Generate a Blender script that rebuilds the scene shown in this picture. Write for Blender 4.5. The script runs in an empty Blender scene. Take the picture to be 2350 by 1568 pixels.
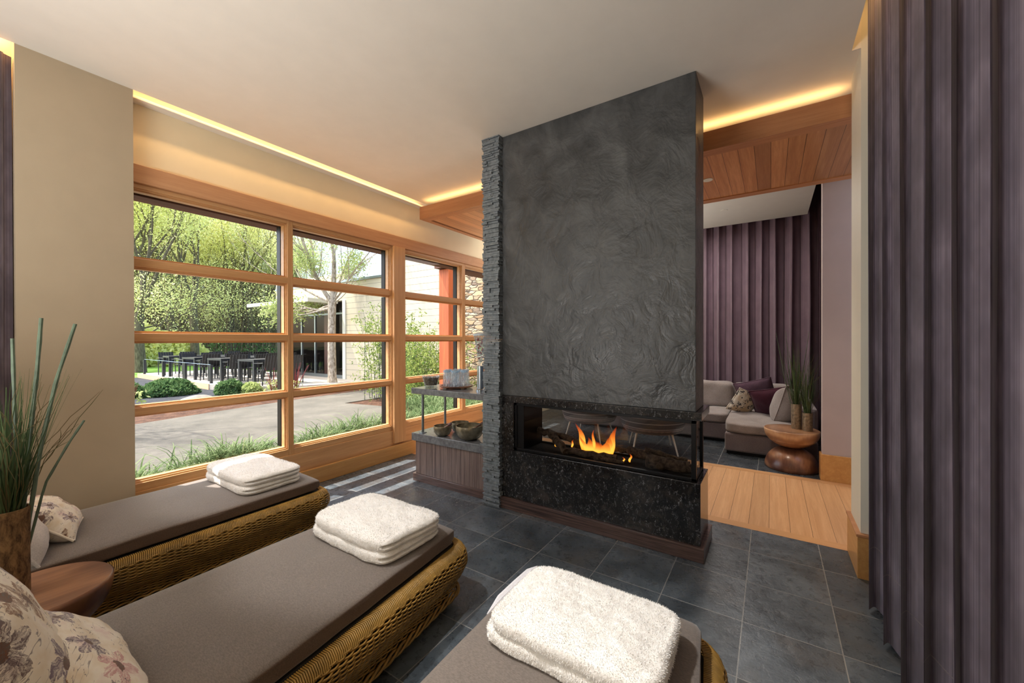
import bpy, math, random
from mathutils import Vector, Matrix, noise
random.seed(11)
SC = bpy.context.scene
COL = SC.collection
PI = math.pi
R = math.radians
V = Vector

# ------------------------------------------------------------------ helpers
class MB:
    """collects geometry; build() links it as ONE mesh object"""
    def __init__(s, o=(0, 0, 0)):
        s.v = []; s.f = []; s.uv = []; s.o = V(o); s.M = None
    def add(s, vs, fs, uvs=None):
        n = len(s.v)
        if s.M is not None:
            vs = [s.M @ V(p) for p in vs]
        s.v.extend((p[0], p[1], p[2]) for p in vs)
        for i, f in enumerate(fs):
            s.f.append([n + k for k in f])
            s.uv.append(uvs[i] if uvs else None)
        return s
    def box(s, x0, x1, y0, y1, z0, z1):
        s.add([(x0, y0, z0), (x1, y0, z0), (x1, y1, z0), (x0, y1, z0), (x0, y0, z1), (x1, y0, z1), (x1, y1, z1), (x0, y1, z1)],
              [(3, 2, 1, 0), (4, 5, 6, 7), (0, 1, 5, 4), (1, 2, 6, 5), (2, 3, 7, 6), (3, 0, 4, 7)])
        return s
    def obox(s, c, size, rot=None):
        m = Matrix.Translation(V(c)) @ (rot.to_4x4() if rot else Matrix())
        a, b, d = size[0] / 2, size[1] / 2, size[2] / 2
        s.add([m @ V(p) for p in [(-a, -b, -d), (a, -b, -d), (a, b, -d), (-a, b, -d), (-a, -b, d), (a, -b, d), (a, b, d), (-a, b, d)]],
              [(3, 2, 1, 0), (4, 5, 6, 7), (0, 1, 5, 4), (1, 2, 6, 5), (2, 3, 7, 6), (3, 0, 4, 7)])
        return s
    def prism(s, poly, z0, z1):
        n = len(poly)
        s.add([(p[0], p[1], z0) for p in poly] + [(p[0], p[1], z1) for p in poly],
              [list(range(n))[::-1], list(range(n, 2 * n))] + [(i, (i + 1) % n, n + (i + 1) % n, n + i) for i in range(n)])
        return s
    def tube(s, pts, r, n=6, cap=True):
        pts = [V(p) for p in pts]; m = len(pts)
        rs = r if isinstance(r, (list, tuple)) else [r] * m
        t0 = (pts[1] - pts[0]).normalized()
        a = V((0, 0, 1)) if abs(t0.z) < .9 else V((1, 0, 0))
        u = t0.cross(a).normalized()
        vs = []
        for i, p in enumerate(pts):
            t = (pts[min(i + 1, m - 1)] - pts[max(i - 1, 0)])
            t = t.normalized() if t.length > 1e-9 else t0
            u = (u - t * u.dot(t)); u = u.normalized() if u.length > 1e-9 else t.orthogonal().normalized()
            w = t.cross(u)
            for k in range(n):
                an = 2 * PI * k / n
                vs.append(p + (u * math.cos(an) + w * math.sin(an)) * rs[i])
        fs = []
        for i in range(m - 1):
            for k in range(n):
                fs.append((i * n + k, i * n + (k + 1) % n, (i + 1) * n + (k + 1) % n, (i + 1) * n + k))
        if cap:
            fs.append(list(range(n))[::-1]); fs.append([(m - 1) * n + k for k in range(n)])
        s.add(vs, fs); return s
    def lathe(s, prof, c=(0, 0, 0), n=32):
        vs = []; fs = []; m = len(prof)
        for r, z in prof:
            for k in range(n):
                a = 2 * PI * k / n
                vs.append((c[0] + r * math.cos(a), c[1] + r * math.sin(a), c[2] + z))
        for i in range(m - 1):
            for k in range(n):
                fs.append((i * n + k, i * n + (k + 1) % n, (i + 1) * n + (k + 1) % n, (i + 1) * n + k))
        if prof[0][0] > 1e-6: fs.append(list(range(n))[::-1])
        if prof[-1][0] > 1e-6: fs.append([(m - 1) * n + k for k in range(n)])
        s.add(vs, fs); return s
    def grid(s, fn, nu, nv, cu=False):
        vs = []; fs = []; uv = []
        for j in range(nv + 1):
            for i in range(nu + (0 if cu else 1)):
                vs.append(fn(i / nu, j / nv))
        w = nu if cu else nu + 1
        for j in range(nv):
            for i in range(nu):
                i2 = (i + 1) % w if cu else i + 1
                fs.append((j * w + i, j * w + i2, (j + 1) * w + i2, (j + 1) * w + i))
                uv.append([(i / nu, j / nv), ((i + 1) / nu, j / nv), ((i + 1) / nu, (j + 1) / nv), (i / nu, (j + 1) / nv)])
        s.add(vs, fs, uv); return s
    def build(s, name, mat, parent=None, smooth=False, bevel=0, angle=40, kind=None, label=None):
        me = bpy.data.meshes.new(name)
        o = s.o
        me.from_pydata([(p[0] - o[0], p[1] - o[1], p[2] - o[2]) for p in s.v], [], s.f)
        if any(u is not None for u in s.uv):
            l = me.uv_layers.new(name='UVMap'); k = 0
            for i, f in enumerate(s.f):
                u = s.uv[i]
                for q in range(len(f)):
                    if u: l.data[k].uv = u[q]
                    k += 1
        me.validate()
        if smooth:
            me.polygons.foreach_set('use_smooth', [True] * len(me.polygons))
            if angle < 180: me.set_sharp_from_angle(angle=R(angle))
        me.materials.append(mat)
        ob = bpy.data.objects.new(name, me); COL.objects.link(ob)
        if parent is not None: ob.parent = parent
        else: ob.location = o
        if bevel:
            b = ob.modifiers.new('bevel', 'BEVEL'); b.width = bevel; b.segments = 2; b.limit_method = 'ANGLE'; b.angle_limit = R(40)
        if kind: ob['kind'] = kind
        if label: ob['label'] = label
        return ob

def empty(name, loc=(0, 0, 0), rz=0):
    o = bpy.data.objects.new(name, None); COL.objects.link(o)
    o.location = loc; o.rotation_euler = (0, 0, rz); o.empty_display_size = .1
    return o
def tag(o, label, cat, group=None, kind=None):
    o['label'] = label; o['category'] = cat
    if group: o['group'] = group
    if kind: o['kind'] = kind
    return o
def thing(name, label, cat, loc=(0, 0, 0), rz=0, group=None):
    return tag(empty(name, loc, rz), label, cat, group)
def struct(o, label=None, cat=None):
    o['kind'] = 'structure'
    if label: o['label'] = label
    if cat: o['category'] = cat
    return o
KIDS = {}
def copy_tree(o, parent=None):
    c = o.copy(); COL.objects.link(c)
    if parent is not None: c.parent = parent
    for ch in list(o.children): copy_tree(ch, c)
    return c
def nz(p, s=1.0, o=0): return noise.noise(V((p[0] * s + o, p[1] * s + o * 1.7, p[2] * s - o)))

# ------------------------------------------------------------------ materials
def lin(c):
    return tuple(((x / 255) / 12.92 if x / 255 <= .04045 else ((x / 255 + .055) / 1.055) ** 2.4) for x in c) + (1,)
class NT:
    def __init__(s, name):
        s.m = bpy.data.materials.new(name); s.m.use_nodes = True
        s.t = s.m.node_tree; s.t.nodes.clear()
        s.out = s.n('ShaderNodeOutputMaterial')
    def n(s, typ, **kw):
        nd = s.t.nodes.new(typ)
        for k, v in kw.items():
            if k.startswith('i_'):
                nd.inputs[k[2:].replace('_', ' ')].default_value = v
            elif k == 'ins':
                for kk, vv in v.items():
                    if hasattr(vv, 'is_linked') or isinstance(vv, bpy.types.NodeSocket): s.t.links.new(vv, nd.inputs[kk])
                    else: nd.inputs[kk].default_value = vv
            else: setattr(nd, k, v)
        return nd
    def link(s, a, b): s.t.links.new(a, b)
    def co(s, kind='Object', scale=(1, 1, 1), rot=(0, 0, 0), loc=(0, 0, 0)):
        tc = s.n('ShaderNodeTexCoord'); mp = s.n('ShaderNodeMapping')
        mp.inputs['Scale'].default_value = scale; mp.inputs['Rotation'].default_value = rot; mp.inputs['Location'].default_value = loc
        s.link(tc.outputs[kind], mp.inputs['Vector']); return mp.outputs['Vector']
    def noise(s, vec, scale=5, detail=4, rough=.55, dist=0):
        nd = s.n('ShaderNodeTexNoise', ins={'Scale': scale, 'Detail': detail, 'Roughness': rough, 'Distortion': dist})
        if vec is not None: s.link(vec, nd.inputs['Vector'])
        return nd.outputs['Fac']
    def vor(s, vec, scale=5, feat='F1', out='Distance', rnd=1):
        nd = s.n('ShaderNodeTexVoronoi', feature=feat, ins={'Scale': scale, 'Randomness': rnd})
        if vec is not None: s.link(vec, nd.inputs['Vector'])
        return nd.outputs[out]
    def ramp(s, fac, stops, interp='LINEAR'):
        nd = s.n('ShaderNodeValToRGB'); cr = nd.color_ramp; cr.interpolation = interp
        while len(cr.elements) > 1: cr.elements.remove(cr.elements[0])
        cr.elements[0].position = stops[0][0]; cr.elements[0].color = stops[0][1]
        for p, c in stops[1:]:
            e = cr.elements.new(p); e.color = c
        s.link(fac, nd.inputs['Fac']); return nd.outputs['Color']
    def mix(s, f, a, b, blend='MIX'):
        nd = s.n('ShaderNodeMix', data_type='RGBA', blend_type=blend)
        for k, v in ((0, f), (6, a), (7, b)):
            if isinstance(v, bpy.types.NodeSocket): s.link(v, nd.inputs[k])
            else: nd.inputs[k].default_value = v
        return nd.outputs[2]
    def math(s, op, a, b=None, c=None):
        nd = s.n('ShaderNodeMath', operation=op)
        for k, v in enumerate((a, b, c)):
            if v is None: continue
            if isinstance(v, bpy.types.NodeSocket): s.link(v, nd.inputs[k])
            else: nd.inputs[k].default_value = v
        return nd.outputs[0]
    def sep(s, vec):
        nd = s.n('ShaderNodeSeparateXYZ'); s.link(vec, nd.inputs[0]); return nd.outputs
    def comb(s, x, y, z):
        nd = s.n('ShaderNodeCombineXYZ')
        for k, v in enumerate((x, y, z)):
            if isinstance(v, bpy.types.NodeSocket): s.link(v, nd.inputs[k])
            else: nd.inputs[k].default_value = v
        return nd.outputs[0]
    def white(s, vec):
        nd = s.n('ShaderNodeTexWhiteNoise', noise_dimensions='3D'); s.link(vec, nd.inputs['Vector']); return nd.outputs
    def bump(s, h, strength=.3, dist=.01, nrm=None):
        nd = s.n('ShaderNodeBump', ins={'Strength': strength, 'Distance': dist}); s.link(h, nd.inputs['Height'])
        if nrm is not None: s.link(nrm, nd.inputs['Normal'])
        return nd.outputs['Normal']
    def pbr(s, col, rough=.5, metal=0, nrm=None, spec=.5, sheen=0, trans=0, coat=0, emit=None, es=0):
        b = s.n('ShaderNodeBsdfPrincipled')
        def st(k, v):
            if isinstance(v, bpy.types.NodeSocket): s.link(v, b.inputs[k])
            else: b.inputs[k].default_value = v
        st('Base Color', col); st('Roughness', rough); st('Metallic', metal); st('Specular IOR Level', spec)
        if sheen: st('Sheen Weight', sheen)
        if coat: st('Coat Weight', coat); st('Coat Roughness', .12)
        if emit is not None: st('Emission Color', emit); st('Emission Strength', es)
        if nrm is not None: s.link(nrm, b.inputs['Normal'])
        s.link(b.outputs[0], s.out.inputs['Surface']); return b

def m_plain(name, rgb, rough=.5, metal=0, var=.06, vs=6, bump=0, bs=60, spec=.5, sheen=0):
    t = NT(name); c = t.co(); f = t.noise(c, vs, 4)
    a = lin(rgb); d = tuple(x * (1 - var) for x in a[:3]) + (1,); e = tuple(min(1, x * (1 + var)) for x in a[:3]) + (1,)
    col = t.ramp(f, [(.3, d), (.7, e)])
    n = t.bump(t.noise(c, bs, 3), bump, .004) if bump else None
    t.pbr(col, rough, metal, n, spec, sheen); return t.m

def m_wood(name, c1, c2, axis='X', rough=.38, plank=0, pax='Y', seam=.004, vary=.25, grain=1.0, poff=0.0, coat=0):
    """straight grained timber, grain along axis; optional planks side by side along pax"""
    t = NT(name)
    sc = {'X': (1.2, 26, 26), 'Y': (26, 1.2, 26), 'Z': (26, 26, 1.2)}[axis]
    c0 = t.co(); o = t.sep(c0)
    offs = None
    if plank:
        q = t.math('DIVIDE', t.math('ADD', o['XYZ'.index(pax)], poff), plank)
        fl = t.math('FLOOR', q); w = t.white(t.comb(fl, fl, 3.1))
        fr = t.math('FRACT', q)
        sm = t.math('LESS_THAN', t.math('MINIMUM', fr, t.math('SUBTRACT', 1.0, fr)), seam / plank)
        va = t.n('ShaderNodeVectorMath', operation='MULTIPLY_ADD'); t.link(c0, va.inputs[0]); va.inputs[1].default_value = (1, 1, 1)
        vs = t.n('ShaderNodeVectorMath', operation='SCALE'); t.link(w['Color'], vs.inputs[0]); vs.inputs['Scale'].default_value = 7
        t.link(vs.outputs[0], va.inputs[2]); base = va.outputs[0]
    else: base = c0
    mp = t.n('ShaderNodeMapping'); mp.inputs['Scale'].default_value = sc; t.link(base, mp.inputs['Vector'])
    g = t.noise(mp.outputs[0], grain, 6, .6, .6)
    fine = t.noise(mp.outputs[0], grain * 7, 3, .6)
    f = t.math('ADD', t.math('MULTIPLY', g, .7), t.math('MULTIPLY', fine, .3))
    col = t.ramp(f, [(.32, lin(c2)), (.5, lin(tuple((a + b) / 2 for a, b in zip(c1, c2)))), (.66, lin(c1))])
    if plank:
        br = t.math('ADD', 1 - vary / 2, t.math('MULTIPLY', w['Value'], vary))
        hs = t.n('ShaderNodeHueSaturation'); t.link(col, hs.inputs['Color']); t.link(br, hs.inputs['Value']); col = hs.outputs[0]
        col = t.mix(sm, col, lin(tuple(x * .35 for x in c2)))
    t.pbr(col, rough, 0, t.bump(fine, .12, .002), coat=coat); return t.m

def m_ebony(name, axis):
    t = NT(name); sc = {'Y': (70, 1.0, 70), 'Z': (1, 1, 1)}[axis] if axis == 'Y' else (70, 70, .8)
    c = t.co(scale=sc)
    f = t.noise(c, 1.6, 5, .65, .25)
    col = t.ramp(f, [(.3, lin((30, 23, 22))), (.45, lin((72, 54, 50))), (.55, lin((112, 88, 80))), (.62, lin((52, 38, 37))), (.75, lin((134, 110, 100)))] if axis == 'Y' else [(.3, lin((62, 50, 48))), (.45, lin((104, 88, 84))), (.55, lin((142, 124, 116))), (.62, lin((86, 70, 68))), (.75, lin((160, 142, 134)))])  # upright veneer greys lightened to carry the cabinet front's sheen
    t.pbr(col, .3, 0, t.bump(f, .08, .002), coat=.5); return t.m

def m_slate(name='slate tile', s=.3735, ox=.311, oy=.115, tint=1.0):
    t = NT(name); c = t.co(); o = t.sep(c)
    qx = t.math('DIVIDE', t.math('SUBTRACT', o[0], ox), s); qy = t.math('DIVIDE', t.math('SUBTRACT', o[1], oy), s)
    w = t.white(t.comb(t.math('FLOOR', qx), t.math('FLOOR', qy), 1.3))
    def edge(q):
        f = t.math('FRACT', q); return t.math('MINIMUM', f, t.math('SUBTRACT', 1.0, f))
    e = t.math('MINIMUM', edge(qx), edge(qy)); gr = t.math('LESS_THAN', e, .0062)
    vs = t.n('ShaderNodeVectorMath', operation='SCALE'); t.link(w['Color'], vs.inputs[0]); vs.inputs['Scale'].default_value = 9
    va = t.n('ShaderNodeVectorMath', operation='ADD'); t.link(c, va.inputs[0]); t.link(vs.outputs[0], va.inputs[1])
    n1 = t.noise(va.outputs[0], 5, 7, .65, .5); n2 = t.noise(va.outputs[0], 26, 6, .7, .3); n3 = t.noise(va.outputs[0], 2.2, 4, .5, 1.2)
    k = lambda c: lin(tuple(x * tint for x in c))
    col = t.ramp(n1, [(.28, k((52, 59, 65))), (.5, k((82, 90, 97))), (.72, k((106, 114, 121)))])
    col = t.mix(t.ramp(n3, [(.52, (0, 0, 0, 1)), (.72, (.55, .55, .55, 1))]), col, k((96, 88, 80)))
    col = t.mix(t.ramp(n2, [(.34, (.3, .3, .3, 1)), (.46, (0, 0, 0, 1))]), col, k((50, 48, 46)))
    hs = t.n('ShaderNodeHueSaturation'); t.link(col, hs.inputs['Color']); t.link(t.math('ADD', .74, t.math('MULTIPLY', w['Value'], .5)), hs.inputs['Value'])
    col = t.mix(gr, hs.outputs[0], lin((142, 142, 140)))
    h = t.math('ADD', t.math('MULTIPLY', n2, .5), t.math('MULTIPLY', n1, 1.0))
    h = t.math('SUBTRACT', h, t.math('MULTIPLY', gr, .8))
    t.pbr(col, t.ramp(n2, [(.3, (.2, .2, .2, 1)), (.7, (.42, .42, .42, 1))]), 0, t.bump(h, .5, .008)); return t.m

def m_granite():
    t = NT('black flecked granite'); c = t.co()
    d = t.noise(c, 9, 4, .6, 1.0)
    va = t.n('ShaderNodeVectorMath', operation='ADD'); t.link(c, va.inputs[0])
    cs = t.n('ShaderNodeTexNoise', ins={'Scale': 14.0, 'Detail': 3.0}); t.link(c, cs.inputs['Vector'])
    sc = t.n('ShaderNodeVectorMath', operation='SCALE'); t.link(cs.outputs['Color'], sc.inputs[0]); sc.inputs['Scale'].default_value = .09
    t.link(sc.outputs[0], va.inputs[1])
    v = t.vor(va.outputs[0], 60, 'DISTANCE_TO_EDGE'); m = t.noise(t.co(scale=(1, 1.8, 1), rot=(.6, 0, 0)), 30, 4, .7, .8)
    vein = t.math('MULTIPLY', t.ramp(v, [(.03, (1, 1, 1, 1)), (.13, (0, 0, 0, 1))]), t.ramp(m, [(.54, (0, 0, 0, 1)), (.66, (1, 1, 1, 1))]))
    col = t.ramp(d, [(.3, lin((16, 17, 19))), (.55, lin((38, 37, 38))), (.75, lin((66, 61, 57)))])
    col = t.mix(t.math('MULTIPLY', vein, .75), col, lin((150, 152, 156)))
    col = t.mix(t.ramp(t.noise(c, 60, 4, .7), [(.58, (0, 0, 0, 1)), (.72, (.4, .4, .4, 1))]), col, lin((110, 105, 98)))
    t.pbr(col, .16, 0, None, coat=.2); return t.m

def m_plaster():
    t = NT('dark trowelled plaster'); c = t.co()
    a = t.noise(c, 2.0, 6, .62, .9); b = t.noise(t.co(scale=(1, 1.25, 1), rot=(.6, 0, 0)), 5, 4, .55, .8); e = t.noise(c, 5.5, 4, .6, .9)
    f = t.math('ADD', t.math('MULTIPLY', a, .6), t.math('MULTIPLY', b, .4))
    col = t.ramp(f, [(.34, lin((52, 54, 56))), (.5, lin((73, 75, 77))), (.66, lin((96, 98, 100)))])
    h = t.math('ADD', t.math('MULTIPLY', b, 1.0), t.math('MULTIPLY', e, .9))
    t.pbr(col, t.ramp(b, [(.3, (.3, .3, .3, 1)), (.7, (.52, .52, .52, 1))]), 0, t.bump(h, .42, .03)); return t.m

def m_fabric(name, rgb, rgb2=None, sc=240, rough=.9, sheen=.3, bump=.25, mott=5):
    t = NT(name); c = t.co()
    n1 = t.noise(t.co(scale=(1, .35, 1)), sc, 2, .7); n2 = t.noise(c, mott, 4)
    a = lin(rgb); b = lin(rgb2 or tuple(x * .78 for x in rgb))
    f = t.math('ADD', t.math('MULTIPLY', n1, .6), t.math('MULTIPLY', n2, .4))
    col = t.ramp(f, [(.36, b), (.64, a)])
    t.pbr(col, rough, 0, t.bump(n1, bump, .002), .2, sheen); return t.m

def m_curtain(name, base, hi, lo, hem=None):
    t = NT(name); c = t.co('UV'); u = t.sep(c)[0]; ob = t.sep(t.co())
    n = t.noise(t.comb(u, 0.0, 0.0), 420, 3, .8); n2 = t.noise(t.comb(u, 3.0, t.math('MULTIPLY', ob[2], .06)), 60, 3, .6)
    f = t.math('ADD', t.math('MULTIPLY', n, .65), t.math('MULTIPLY', n2, .35))
    col = t.ramp(f, [(.34, lin(lo)), (.5, lin(base)), (.66, lin(hi))])
    if hem:
        h = t.math('LESS_THAN', t.math('ABSOLUTE', t.math('SUBTRACT', ob[2], hem)), .0022)
        col = t.mix(h, col, lin((128, 118, 120)))
    t.pbr(col, .75, 0, t.bump(n, .15, .002), .25, .35); return t.m

def m_floral(seed=0.0):
    t = NT('floral cushion fabric'); uv = t.co('UV', (3.4, 2.7, 1), (0, 0, .5), (seed, seed * .7, 0)); c = t.co()
    wv = t.n('ShaderNodeTexNoise', ins={'Scale': 3.5, 'Detail': 5.0, 'Roughness': .65}); t.link(uv, wv.inputs['Vector'])
    w2 = t.n('ShaderNodeVectorMath', operation='SUBTRACT'); t.link(wv.outputs['Color'], w2.inputs[0]); w2.inputs[1].default_value = (.5, .5, .5)
    sc = t.n('ShaderNodeVectorMath', operation='SCALE'); t.link(w2.outputs[0], sc.inputs[0]); sc.inputs['Scale'].default_value = .34
    va = t.n('ShaderNodeVectorMath', operation='ADD'); t.link(uv, va.inputs[0]); t.link(sc.outputs[0], va.inputs[1]); p = va.outputs[0]
    v = t.n('ShaderNodeTexVoronoi', voronoi_dimensions='2D', ins={'Scale': 1.0, 'Randomness': .85}); t.link(p, v.inputs['Vector'])
    df = t.n('ShaderNodeVectorMath', operation='SUBTRACT'); t.link(p, df.inputs[0]); t.link(v.outputs['Position'], df.inputs[1])
    d = t.sep(df.outputs[0]); ang = t.math('ARCTAN2', d[1], d[0]); r = v.outputs['Distance']; ids = t.sep(v.outputs['Color'])
    pet = t.math('ABSOLUTE', t.math('COSINE', t.math('ADD', t.math('MULTIPLY', ang, 2.5), t.math('MULTIPLY', ids[2], 6.0))))
    rim = t.math('ADD', .16, t.math('MULTIPLY', pet, .27))
    inside = t.math('MULTIPLY', t.math('LESS_THAN', r, rim), t.math('GREATER_THAN', ids[0], .14))
    st = t.noise(t.comb(t.math('MULTIPLY', ang, 5.0), t.math('MULTIPLY', r, 3.0), ids[1]), 1.6, 4, .65)
    base = t.ramp(t.noise(uv, 1.6, 4), [(.3, lin((226, 208, 180))), (.55, lin((242, 234, 220))), (.75, lin((226, 202, 196)))])
    hue = t.ramp(ids[1], [(0, lin((104, 84, 108))), (.3, lin((134, 92, 66))), (.5, lin((204, 152, 152))), (.72, lin((88, 62, 70)))], 'CONSTANT')
    a = t.math('MULTIPLY', inside, t.ramp(st, [(.36, (0, 0, 0, 1)), (.56, (.9, .9, .9, 1))]))
    col = t.mix(a, base, hue)
    core = t.math('MULTIPLY', t.math('LESS_THAN', r, .11), t.math('GREATER_THAN', ids[0], .14))
    col = t.mix(t.math('MULTIPLY', core, .85), col, t.ramp(st, [(.4, lin((48, 30, 34))), (.6, lin((120, 78, 52)))]))
    ln = t.ramp(t.noise(t.co('UV', (1.6, 4.2, 1), (0, 0, .35), (seed * 2, 0, 0)), 2.2, 3, .5, 1.5), [(.487, (0, 0, 0, 1)), (.5, (.85, .85, .85, 1)), (.513, (0, 0, 0, 1))])
    col = t.mix(t.math('MULTIPLY', ln, t.math('GREATER_THAN', t.noise(uv, 2.4, 2), .5)), col, lin((74, 56, 72)))
    t.pbr(col, .85, 0, t.bump(t.noise(c, 260, 2), .15, .002), .2, .2); return t.m

def m_leaf(name, c1, c2, trans=.45):
    t = NT(name); g = t.n('ShaderNodeNewGeometry')
    col = t.ramp(g.outputs['Random Per Island'], [(0, lin(c1)), (1, lin(c2))])
    d = t.n('ShaderNodeBsdfDiffuse'); t.link(col, d.inputs[0]); tr = t.n('ShaderNodeBsdfTranslucent'); t.link(col, tr.inputs[0])
    m = t.n('ShaderNodeMixShader'); m.inputs[0].default_value = trans; t.link(d.outputs[0], m.inputs[1]); t.link(tr.outputs[0], m.inputs[2])
    t.link(m.outputs[0], t.out.inputs['Surface']); return t.m

def m_bark(name, c1, c2, sc=(6, 6, 1.2)):
    t = NT(name); f = t.noise(t.co(scale=sc), 4, 6, .7, .4)
    t.pbr(t.ramp(f, [(.35, lin(c1)), (.62, lin(c2))]), .9, 0, t.bump(f, .5, .02), .2); return t.m

def m_glass(name, tint=(1, 1, 1, 1), refl=1.0, ior=1.5):
    t = NT(name); tr = t.n('ShaderNodeBsdfTransparent'); tr.inputs[0].default_value = tint
    gl = t.n('ShaderNodeBsdfGlossy'); gl.inputs['Roughness'].default_value = .02
    lw = t.n('ShaderNodeLayerWeight'); lw.inputs['Blend'].default_value = .5
    fr = t.math('ADD', ((ior - 1) / (ior + 1)) ** 2, t.math('MULTIPLY', t.math('POWER', lw.outputs['Facing'], 5.0), .9))
    m = t.n('ShaderNodeMixShader'); t.link(t.math('MULTIPLY', fr, refl), m.inputs[0]); t.link(tr.outputs[0], m.inputs[1]); t.link(gl.outputs[0], m.inputs[2])
    t.link(m.outputs[0], t.out.inputs['Surface']); return t.m

def m_flame():
    t = NT('gas flame'); uv = t.sep(t.co('UV')); n = t.noise(t.co(scale=(9, 9, 4)), 3, 3, .6, .5)
    col = t.ramp(uv[1], [(0, (1, .34, .03, 1)), (.35, (1, .46, .06, 1)), (.68, (1, .2, .02, 1)), (1, (.9, .06, .01, 1))])
    lw = t.n('ShaderNodeLayerWeight'); lw.inputs['Blend'].default_value = .35
    face = t.math('SUBTRACT', 1.0, lw.outputs['Facing'])
    st = t.math('MULTIPLY', t.math('SUBTRACT', 1.15, uv[1]), 1.45)
    em = t.n('ShaderNodeEmission'); t.link(col, em.inputs[0]); t.link(st, em.inputs[1])
    tr = t.n('ShaderNodeBsdfTransparent')
    a = t.math('MULTIPLY', t.math('POWER', face, 1.4), t.ramp(t.math('ADD', uv[1], t.math('MULTIPLY', t.math('SUBTRACT', n, .5), .5)), [(0, (.5, .5, .5, 1)), (.2, (.95, .95, .95, 1)), (.7, (.75, .75, .75, 1)), (1, (.05, .05, .05, 1))]))
    m = t.n('ShaderNodeMixShader'); t.link(a, m.inputs[0]); t.link(tr.outputs[0], m.inputs[1]); t.link(em.outputs[0], m.inputs[2])
    t.link(m.outputs[0], t.out.inputs['Surface']); return t.m

def m_emit(name, rgb, s):
    t = NT(name); e = t.n('ShaderNodeEmission'); e.inputs[0].default_value = rgb; e.inputs[1].default_value = s
    t.link(e.outputs[0], t.out.inputs['Surface']); return t.m

def m_ground(name, stops, scale=3, bscale=60, bump=.6, rough=.9, streak=None):
    t = NT(name); c = t.co(); f = t.math('ADD', t.math('MULTIPLY', t.noise(c, scale, 6, .65), .5), t.math('MULTIPLY', t.noise(c, bscale, 4, .8), .5))
    t.pbr(t.ramp(f, [(p, lin(x)) for p, x in stops]), rough, 0, t.bump(t.noise(c, bscale, 4, .8), bump, .02), .2); return t.m

def m_siding(name, rgb, board=.185):
    t = NT(name); z = t.sep(t.co())[2]; fr = t.math('FRACT', t.math('DIVIDE', z, board))
    col = t.mix(t.math('LESS_THAN', fr, .05), lin(rgb), lin(tuple(x * .55 for x in rgb)))
    t.pbr(col, .6, 0, t.bump(fr, .4, .02)); return t.m

def m_rubble(name):
    t = NT(name); c0 = t.co(scale=(1, 2.0, 6.5)); nn = t.n('ShaderNodeTexNoise', ins={'Scale': 1.6, 'Detail': 4.0}); t.link(c0, nn.inputs['Vector'])
    sc_ = t.n('ShaderNodeVectorMath', operation='SCALE'); t.link(nn.outputs['Color'], sc_.inputs[0]); sc_.inputs['Scale'].default_value = .5
    va_ = t.n('ShaderNodeVectorMath', operation='ADD'); t.link(c0, va_.inputs[0]); t.link(sc_.outputs[0], va_.inputs[1]); c = va_.outputs[0]
    v = t.n('ShaderNodeTexVoronoi', feature='F1', ins={'Scale': 2.1}); t.link(c, v.inputs['Vector'])
    e = t.vor(c, 2.1, 'DISTANCE_TO_EDGE'); k = t.sep(v.outputs['Color'])[0]
    col = t.ramp(k, [(0, lin((150, 122, 94))), (.4, lin((196, 172, 140))), (.7, lin((128, 112, 98))), (1, lin((214, 196, 168)))])
    col = t.mix(t.ramp(e, [(.01, (.9, .9, .9, 1)), (.06, (0, 0, 0, 1))]), col, lin((58, 48, 40)))
    t.pbr(col, .9, 0, t.bump(t.ramp(e, [(0, (0, 0, 0, 1)), (.12, (1, 1, 1, 1))]), .8, .05)); return t.m

M = {}
M['paint_ceiling'] = m_plain('ceiling paint', (236, 230, 220), .8, var=.02)
M['paint_wall'] = m_plain('taupe wall paint', (186, 169, 144), .8, var=.03, bump=.05, bs=200)
M['paint_cream'] = m_plain('cream wall paint', (244, 228, 194), .8, var=.02)
M['paint_white'] = m_plain('white paint', (226, 224, 212), .6, var=.02)
M['paint_mauve'] = m_plain('mauve wall paint', (184, 170, 168), .8, var=.03)
FIR1, FIR2 = (220, 174, 124), (196, 148, 100)
M['firX'] = m_wood('fir grain along x', FIR1, FIR2, 'X')
M['firY'] = m_wood('fir grain along y', FIR1, FIR2, 'Y')
M['firZ'] = m_wood('fir grain along z', FIR1, FIR2, 'Z')
M['fir_header'] = m_wood('fir header', (208, 162, 122), (188, 138, 100), 'X', .5)
M['base_wood'] = m_wood('baseboard timber', (208, 160, 98), (184, 132, 74), 'X', .35)
M['soffit_fascia'] = m_wood('soffit fascia timber', (196, 142, 100), (172, 116, 76), 'Y', .4)
M['soffit_plank'] = m_wood('soffit plank', (206, 152, 104), (168, 112, 68), 'X', .3, .105, 'Y', .0014, .5)
M['bamboo_floor'] = m_wood('bamboo plank floor', (222, 176, 128), (198, 148, 102), 'X', .32, .1265, 'Y', .0011, .16, 1.4, -.0115)
M['bamboo_strip'] = m_wood('bamboo border strip', (216, 168, 118), (194, 142, 94), 'Y', .32)
M['ebonyH'] = m_ebony('ebony veneer horizontal', 'Y')
M['ebonyV'] = m_ebony('ebony veneer vertical', 'Z')
M['slate'] = m_slate()
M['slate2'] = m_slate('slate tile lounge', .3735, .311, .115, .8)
M['granite'] = m_granite()
M['counter'] = m_plain('grey stone counter', (112, 115, 119), .18, var=.3, vs=34)
M['plaster'] = m_plaster()
M['stone_strip'] = m_plain('split slate strip', (122, 130, 136), .7, var=.35, vs=40, bump=.5, bs=120)
M['black_metal'] = m_plain('black metal', (26, 26, 28), .4, .6, var=.1)
M['steel'] = m_plain('brushed steel', (176, 190, 204), .22, 1.0, var=.03)
M['post_metal'] = m_plain('dark steel post', (140, 150, 156), .35, .8, var=.05)
M['brass'] = m_plain('aged bronze', (150, 143, 124), .34, .75, var=.3, vs=30, bump=.2, bs=60)
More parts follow.
